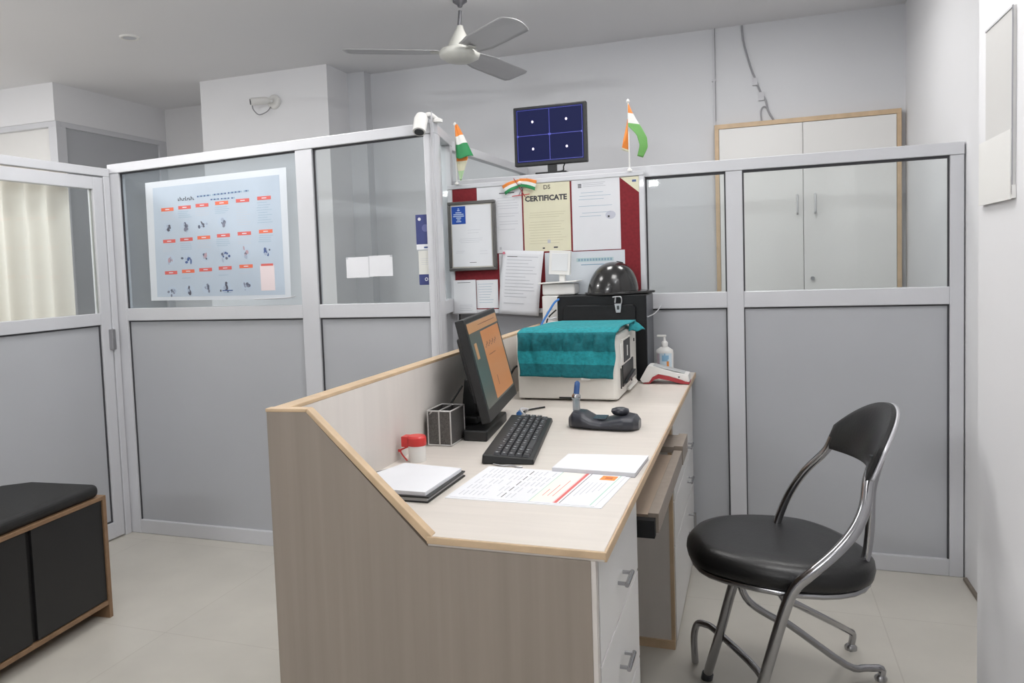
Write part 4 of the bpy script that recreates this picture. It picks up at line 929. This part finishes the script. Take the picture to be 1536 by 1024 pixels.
# teal towel draped over the printer : hangs over the near face
tw = thing('towel', 'teal hand towel draped over the top and front of the printer', 'towel', (-0.62, 2.9, 0.88))
L0, L1 = 0.30, 0.155
def tow(u, v):
    s_ = v*(L0+L1)
    x = -0.788+0.345*u+0.0
    fx = u*9.0
    if s_ < L0:      # on the top
        yv = 3.06-s_*1.0-0.03*(1-u)*(1-s_/L0)
        q = s_/L0; z = PT+0.0195+0.003*math.sin(fx+q*3)*math.sin(q*7)-0.010*max(0, (q-0.86)/0.14)**2
        x = -0.748+0.04*(1-u)*(1-q)*1.0-0.04*(1-q)*(1-u)*0-0.034*q*(1-u)+u*(0.325-0.01*q)
        yv = 3.06-q*(3.06-2.695)
        return (x, yv, z)
    r = (s_-L0)/L1
    fold = 0.006*math.sin(fx*1.4+1)*(0.4+r)+(0.011*math.sin(u*19+r*3)+0.006*math.sin(u*37-r*5))*max(0.15, 1-abs(r-0.2)*2.6)
    z = PT+0.010-r*0.152+0.006*math.sin(u*3.1)*0-0.006*u*r
    return (-0.782+u*(0.345-0.016*r)+0.006*r+0.003*math.sin(r*9+u*3), 2.688-abs(fold)*1.2-0.004*r, z)
def towm(u, v):
    s_ = v*(L0+L1)
    if s_ < L0: return None
    r = (s_-L0)/L1
    return teal_dk if (r < 0.40 or r > 0.72) else None
MB().grid(tow, 60, 60, teal, 0.004, True, towm).build('cloth', tw)
def flap(u, v):
    return (-0.437+0.045*v*u, 2.98+0.11*u-0.02*v, PT+0.018-0.004*u-0.030*v**1.5+0.003*math.sin(u*9))
MB().grid(flap, 12, 8, teal, 0.003).build('side_flap', tw)
MB().box(-0.560, -0.530, 2.680, 2.684, 0.868, 0.880, white_pl).build('care_tag', tw)

# black metal cabinet box with latch
bb = thing('metal_box', 'tall black metal equipment box behind the printer', 'box', (-0.58, 3.31, Z))
BX0, BX1, BY0, BY1, BZ = -0.758, -0.400, 3.195, 3.405, 1.135
MB().box(BX0, BX1, BY0, BY1, Z, BZ, black_metal).build('body', bb, 0.004)
side = mat('graphite_side', (84, 86, 92), 0.4, 0.2)
MB().box(BX1, BX1+0.002, BY0+0.004, BY1, Z+0.004, BZ-0.004, side).build('side_cover', bb)
MB().prism([(-0.735, 0.80), (-0.440, 0.80), (-0.440, 1.085), (-0.450, 1.098), (-0.718, 1.098), (-0.735, 1.085)], 1, BY0-0.010, BY0, black_metal).build('front_panel', bb, 0.006, 3)
MB().box(-0.560, -0.500, BY0-0.006, BY0, 1.115, 1.126, black_metal).tube([(-0.515, BY0-0.008, 1.130), (-0.497, BY0-0.010, 1.128), (-0.494, BY0-0.010, 1.110), (-0.497, BY0-0.010, 1.098)], 0.003, steel, 8)\
    .tube([(-0.530, BY0-0.008, 1.128), (-0.515, BY0-0.008, 1.130)], 0.003, steel, 8, 0).tube([(-0.518, BY0-0.008, 1.128), (-0.520, BY0-0.010, 1.105)], 0.003, steel, 8, 0).build('latch_loop', bb)
MB().prism([(-0.522, 1.102), (-0.494, 1.102), (-0.498, 1.066), (-0.516, 1.066)], 1, BY0-0.018, BY0-0.008, steel).box(-0.512, -0.503, BY0-0.020, BY0-0.018, 1.078, 1.094, dk_grey).build('latch', bb, 0.001)

# helmet
t = thing('helmet', 'glossy black hard helmet resting on the black metal box', 'helmet', (-0.54, 3.30, BZ))
hc = (-0.552, 3.300)
def hp(u, v):
    a = u*2*math.pi; th = v*math.pi/2
    rx, ry, rz = 0.098, 0.112, 0.125
    x = math.cos(a)*math.cos(th)**0.85*rx if v < 1 else 0; y = math.sin(a)*(math.cos(th)**0.85 if v < 1 else 0)*ry
    z = math.sin(th)*rz
    if math.cos(a) > 0: x *= 1.0+0.10*(1-v)
    return (hc[0]+x+0.012*math.sin(th), hc[1]+y, BZ+0.008+z)
MB().grid(hp, 48, 20, helmet_m).build('shell', t)
mb = MB(); vs_ = []; n = 56
def rim(k, e):
    a = 2*math.pi*k/n; c, s_ = math.cos(a), math.sin(a)
    ext = 0.006+(0.058*max(0, c)**2.2 if e == 2 else 0)+(0.004 if e == 2 else 0)
    base = (0.098*(1.10 if c > 0 else 1), 0.112)
    return (hc[0]+c*(base[0]+(ext if e else -0.006)), hc[1]+s_*(base[1]+((0.006+0.01*max(0, c)) if e else -0.006)))
for z, e in ((BZ+0.012, 0), (BZ+0.011, 2), (BZ+0.002, 2), (BZ+0.001, 0)):
    for k in range(n):
        x, y = rim(k, e); c = max(0, math.cos(2*math.pi*k/n)); vs_.append((x, y, z+(0.002*c if e else 0.006*c if z > BZ+.005 else 0)))
fs_ = []
for L in range(4):
    for k in range(n): fs_.append((L*n+k, L*n+(k+1) % n, ((L+1) % 4)*n+(k+1) % n, ((L+1) % 4)*n+k))
mb.add(vs_, fs_, helmet_m, False); mb.build('brim', t, 0.0015)
MB().grid(lambda u, v: Vector(hp(0.02+(u-0.5)*0.10+0.0, 0.80+v*0.16))+Vector((0.002, 0, 0.0025)), 8, 6, black_pl, 0.003).build('vent_cap', t)

# white card swipe unit standing on the raised back
t = thing('receipt_display', 'white customer display on a short neck at the far end of the desk back', 'device', (-0.80, 3.34, 1.012))
MB().box(-0.846, -0.772, 3.29, 3.40, 1.012, 1.135, white_pl).box(-0.846, -0.706, 3.30, 3.40, 1.137, 1.184, white_pl).build('body', t, 0.006)
MB().prism([(-0.858, 1.184), (-0.695, 1.190), (-0.695, 1.196), (-0.858, 1.190)], 1, 3.28, 3.405, white_pl).build('top_plate', t, 0.002)
MB().box(-0.780, -0.755, 3.335, 3.355, 1.190, 1.24, white_pl).build('neck', t, 0.003)
MB(Matrix.Translation((-0.772, 3.34, 1.272)) @ Matrix.Rotation(R(4), 4, 'Y')).box(-0.047, 0.044, -0.014, 0.012, -0.050, 0.052, white_pl)\
    .box(-0.036, 0.034, -0.016, -0.014, -0.034, 0.040, mat('display_face', (222, 224, 226), 0.3)).build('head', t, 0.004)

tag(MB().tube([(-0.745, 3.175, 1.125), (-0.762, 3.16, 1.11), (-0.79, 3.15, 1.065), (-0.815, 3.14, 1.02), (-0.83, 3.13, 0.98), (-0.825, 3.10, 0.93), (-0.82, 3.06, 0.80)], 0.0045, blue_cable, 8).build('network_cable'), 'blue network cable dropping from the black metal box behind the printer', 'cable')
mb = MB().tube([(-0.764, 3.20, 1.08), (-0.79, 3.19, 1.055), (-0.81, 3.22, 1.03), (-0.80, 3.17, 1.00), (-0.815, 3.12, 0.95), (-0.82, 3.05, 0.90)], 0.003, black_pl, 8)
mb.tube([(-0.775, 3.18, 1.085), (-0.80, 3.19, 1.07), (-0.79, 3.18, 1.045), (-0.76, 3.185, 1.05)], 0.0035, cbl_l, 8)
tag(mb.build('loose_wires'), 'short black and white wires bunched at the left of the black metal box', 'cable')
tag(MB().tube([(-0.397, 3.215, 1.045), (-0.385, 3.30, 1.050), (-0.378, 3.40, 1.06), (-0.372, 3.46, 1.075)], 0.0025, cbl_l, 6).build('thin_wire'), 'thin pale wire across the right side of the black metal box', 'cable')

# sanitizer bottle
t = thing('pump_bottle', 'white pump bottle with a blue and orange label beside the partition', 'bottle', (-0.349, 3.36, Z))
bc = (-0.350, 3.36)
def oval(mb, prof, m, sq=1): mb.lathe((bc[0], bc[1], Z), prof, m, 28, 1, 0.62)
mb = MB(); oval(mb, [(0.030, 0), (0.034, 0.004), (0.035, 0.05), (0.036, 0.095), (0.034, 0.108), (0.016, 0.120), (0.014, 0.122)], white_pl); mb.build('body', t)
MB().lathe((bc[0], bc[1], Z+0.120), [(0.013, 0), (0.014, 0.018), (0.009, 0.024), (0.005, 0.026), (0.0045, 0.044)], white_pl, 20).build('pump', t)
MB().box(-0.380, -0.343, bc[1]-0.006, bc[1]+0.006, Z+0.162, Z+0.170, white_pl).build('nozzle', t, 0.002)
def lab(u, v, a0=-2.5, a1=-0.65, z0=0.03, z1=0.095, e=0.0006):
    a = a0+(a1-a0)*u; return (bc[0]+(0.0355+e)*math.cos(a), bc[1]+(0.0355+e)*0.62*math.sin(a), Z+z0+(z1-z0)*v)
mb = MB(); mb.grid(lambda u, v: lab(u, v), 14, 8, mat('label_pale', (206, 222, 232), 0.4), mfn=lambda u, v: (orange_m if (0.62 < u < 0.78 and v < 0.45) else mat('label_blue', (140, 184, 214), 0.4) if (u-0.55)**2+(v-0.72)**2 < 0.05 else mat('label_mauve', (186, 172, 180), 0.4) if u < 0.18 else None))
mb.build('label', t)

# card machine (white body over a maroon cradle)
t = thing('card_machine', 'white card machine on a maroon cradle at the far corner of the desk', 'card machine', (-0.33, 3.16, Z))
ca = [(-0.412, 0.0), (-0.422, 0.012), (-0.392, 0.066), (-0.380, 0.068), (-0.290, 0.042), (-0.240, 0.034), (-0.236, 0.006), (-0.252, 0.004), (-0.262, 0.012), (-0.310, 0.026), (-0.352, 0.034), (-0.372, 0.022), (-0.385, 0.002)]
MB().prism([(x, Z+z+0.004) for x, z in ca], 1, 3.13, 3.215, white_pl).build('body', t, 0.002)
cr = [(-0.412, 0.001), (-0.385, 0.001), (-0.366, 0.018), (-0.350, 0.022), (-0.310, 0.014), (-0.265, 0.002), (-0.236, 0.001), (-0.236, 0.009), (-0.252, 0.012), (-0.262, 0.016), (-0.310, 0.030), (-0.352, 0.038), (-0.374, 0.027), (-0.388, 0.006)]
MB().prism([(x, Z+z) for x, z in cr], 1, 3.126, 3.22, maroon_pl).build('cradle', t, 0.0015)
MB().hexa([(-0.372, 3.135, Z+0.0706), (-0.255, 3.135, Z+0.041), (-0.255, 3.21, Z+0.041), (-0.372, 3.21, Z+0.0706)], [(-0.371, 3.14, Z+0.0722), (-0.255, 3.14, Z+0.0425), (-0.255, 3.205, Z+0.0425), (-0.371, 3.205, Z+0.0722)], mat('keypad_grey', (176, 178, 178), 0.4)).build('keypad', t)
MB().box(-0.277, -0.272, 3.128, 3.13, Z+0.026, Z+0.031, dk_grey).build('port', t)

# ------------------------------------------------------------------ bench
bn = thing('storage_bench', 'black storage bench with wood edging and padded black top at the left', 'bench', (-2.5, 1.6, 0))
bw = mat('bench_wood_edge', (132, 104, 78), 0.5, noise=((30, 30, 30), 0.12))
d = Vector((0.085, -0.996, 0)); n = Vector((-0.996, -0.085, 0))      # along the front, towards the door wall
BM = Matrix(((d.x, n.x, 0, -2.30), (d.y, n.y, 0, 2.29), (0, 0, 1, 0), (0, 0, 0, 1)))
BLn, BW = 1.25, 0.40
MB(BM).box(0.018, BLn-0.018, 0.012, BW, 0.068, 0.452, black_lam).build('body', bn)
MB(BM).box(0, BLn, -0.006, BW+.005, 0.452, 0.466, bw).build('top_board', bn, 0.001)
MB(BM).box(0, 0.018, -0.006, BW+.005, 0, 0.452, bw).build('side_board', bn, 0.001)
MB(BM).box(BLn-0.018, BLn, -0.006, BW+.005, 0, 0.452, bw).build('side_board', bn, 0.001)
MB(BM).box(0.018, BLn-0.018, -0.004, BW, 0.052, 0.068, bw).build('bottom_board', bn, 0.001)
for k in range(3):
    a = 0.020+k*0.405; bx_ = min(a+0.402, BLn-0.020) if k < 2 else BLn-0.02
    a0 = 0.020 if k == 0 else a-0.045
    b0 = 0.355+k*0.405 if k < 2 else BLn-0.02
    MB(BM).box(a0 if k else 0.02, b0, 0.0, 0.012, 0.072, 0.449, black_lam).build('door', bn, 0.001)
cl = [(0.02, 0.0), (BLn-0.02, 0.0), (BLn-0.02, BW-0.01), (0.09, BW-0.01), (0.02, 0.30)]
MB(BM).hexa([(x, y, 0.466) for x, y in cl], [(x, y, 0.515) for x, y in cl], mat('bench_cushion', (24, 24, 25), 0.6, noise=((60, 60, 60), 0.15))).build('cushion', bn, 0.022, 5)

# ------------------------------------------------------------------ chair
ch = thing('visitor_chair', 'chrome tube chair with a black padded seat and back behind the desk', 'chair', (0.06, 2.37, 0))
MB().tube([(0.278, 2.200, 0.749), (0.261, 2.180, 0.699), (0.250, 2.150, 0.643), (0.224, 2.120, 0.592), (0.181, 2.100, 0.540), (0.120, 2.090, 0.481), (0.082, 2.095, 0.436), (0.054, 2.11, 0.349), (0.011, 2.15, 0.169), (-0.030, 2.19, 0.006)], 0.0145, chrome, 14).build('front_leg', ch)
MB().tube([(-0.030, 2.19, 0.0), (-0.028, 2.188, 0.02)], 0.018, dk_grey, 12, 0).build('foot_cap', ch)
MB().tube([(0.295, 2.23, 0.75), (0.284, 2.250, 0.696), (0.276, 2.255, 0.647), (0.273, 2.255, 0.559), (0.262, 2.262, 0.47), (0.235, 2.272, 0.425)], 0.0115, chrome, 12).build('back_support', ch)
MB().tube([(0.205, 2.465, 0.748), (0.186, 2.470, 0.706), (0.133, 2.480, 0.644), (0.091, 2.490, 0.574), (0.060, 2.500, 0.494), (0.045, 2.495, 0.43)], 0.0115, chrome, 12).build('back_support', ch)
MB().tube([(-0.036, 2.295, 0.425), (-0.044, 2.300, 0.407), (-0.064, 2.310, 0.359), (-0.109, 2.380, 0.167), (-0.150, 2.434, 0.006)], 0.0135, chrome, 14).build('front_leg', ch)
MB().tube([(-0.150, 2.434, 0.0), (-0.146, 2.43, 0.02)], 0.017, dk_grey, 12, 0).build('foot_cap', ch)
MB().tube([(-0.049, 2.360, 0.415), (-0.049, 2.360, 0.341), (-0.025, 2.380, 0.276), (0.042, 2.420, 0.218), (0.080, 2.440, 0.197), (0.241, 2.530, 0.052), (0.299, 2.560, 0.036), (0.340, 2.570, 0.034), (0.338, 2.570, 0.004)], 0.0105, chrome, 12).build('rear_leg', ch)
MB().lathe((0.338, 2.570, 0), [(0.017, 0), (0.018, 0.008), (0.012, 0.016)], steel, 14).build('foot_cap', ch)
MB().tube([(0.045, 2.40, 0.415), (0.062, 2.420, 0.289), (0.105, 2.460, 0.250), (0.184, 2.580, 0.167), (0.261, 2.720, 0.076), (0.282, 2.750, 0.050), (0.276, 2.750, 0.006)], 0.0105, chrome, 12).build('rear_leg', ch)
MB().lathe((0.276, 2.750, 0), [(0.018, 0), (0.019, 0.010), (0.012, 0.018)], steel, 14).build('foot_cap', ch)
MB().tube([(-0.189, 2.520, 0.004), (-0.191, 2.520, 0.085), (-0.180, 2.512, 0.132), (-0.155, 2.490, 0.144), (-0.120, 2.460, 0.140), (-0.004, 2.300, 0.113), (0.020, 2.16, 0.112), (0.012, 2.152, 0.15)], 0.0105, chrome, 12).build('foot_rail', ch)
# seat: rounded trapezoid cushion, slightly dished, with a chrome ring under it
SC = Vector((0.062, 2.370, 0.42))
import itertools
outline = [(-0.190, 2.425), (-0.192, 2.330), (-0.150, 2.225), (-0.060, 2.165), (0.060, 2.130), (0.180, 2.140), (0.262, 2.200), (0.292, 2.300), (0.268, 2.400), (0.205, 2.515), (0.120, 2.590), (0.000, 2.600), (-0.105, 2.565), (-0.165, 2.500)]
def outl(t_):
    n_ = len(outline); k = (t_ % 1)*n_; i = int(k) % n_; f_ = k-int(k)
    p = [Vector(outline[(i+j-1) % n_]) for j in range(4)]
    return 0.5*((2*p[1])+(p[2]-p[0])*f_+(2*p[0]-5*p[1]+4*p[2]-p[3])*f_*f_+(3*p[1]-p[0]-3*p[2]+p[3])*f_**3)
c0 = Vector((0.05, 2.37))
prof = [(0.0, 0.474), (0.3, 0.475), (0.6, 0.478), (0.82, 0.478), (0.93, 0.471), (0.99, 0.455), (1.0, 0.438), (0.985, 0.420), (0.93, 0.412), (0.0, 0.411)]
mb = MB(); N = 64; vs_ = []; fs_ = []
for s_, z in prof:
    for k in range(N):
        p = c0+(outl(k/N)-c0)*max(s_, 0.001); vs_.append((p.x, p.y, z))
for L in range(len(prof)-1):
    for k in range(N): fs_.append((L*N+k, L*N+(k+1) % N, (L+1)*N+(k+1) % N, (L+1)*N+k))
mb.add(vs_, fs_, leather, True); mb.build('seat', ch)
MB().tube([((c0+(outl(k/32)-c0)*0.925).x, (c0+(outl(k/32)-c0)*0.925).y, 0.405) for k in range(32)], 0.009, chrome, 10, 0, True).build('seat_ring', ch)
# backrest: curved pad, wide at the top like a half moon
b0, b1 = Vector((0.190, 2.478, 0)), Vector((0.250, 2.105, 0))    # far and near ends
fw = Vector((-0.95, -0.25, 0)).normalized()
def bk(side):
    def g(u, v):
        base = b0*(1-u)+b1*u
        bow = 0.050*math.sin(math.pi*u)
        low = 0.715+0.006*u-0.0*math.sin(math.pi*u)
        top = low+0.012+0.142*math.sin(math.pi*(0.07+0.85*u+0.03*math.sin(math.pi*u)))**0.66
        z = low+(top-low)*v
        lean = (z-0.72)*0.42
        p = base-fw*(bow+lean)
        th = 0.018*(math.sin(math.pi*min(1, max(0.0, u)))**0.4)*(math.sin(math.pi*v)**0.5 if 0 < v < 1 else 0)
        p = p+fw*(0.006+th if side > 0 else -0.004-th*0.3)
        return (p.x, p.y, z)
    return g
mb = MB(); mb.grid(bk(1), 36, 14, leather)
G1, G2 = bk(1), bk(-1)
edge = [(k/36, 0) for k in range(37)]+[(1, k/14) for k in range(1, 15)]+[(1-k/36, 1) for k in range(1, 37)]+[(0, 1-k/14) for k in range(1, 14)]
va = [G1(*q) for q in edge]; vb = [G2(*q) for q in edge]; ne = len(edge)
mb.add(va+vb, [(k, (k+1) % ne, ne+(k+1) % ne, ne+k) for k in range(ne)], leather, True); mb.build('backrest', ch)
shell = mat('grey_back_shell', (186, 186, 190), 0.3, 0.5)
MB().grid(lambda u, v: Vector(bk(-1)(u, v))-fw*0.002, 36, 14, shell, 0.008).build('back_shell', ch)
MB(Matrix.Translation((0.262, 2.128, 0.775))).lathe((0, 0, 0), [(0.005, -.003), (0.005, 0.003)], dk_grey, 10).build('screw', ch)

for o in bpy.data.objects:
    if '_o' in o: del o['_o']
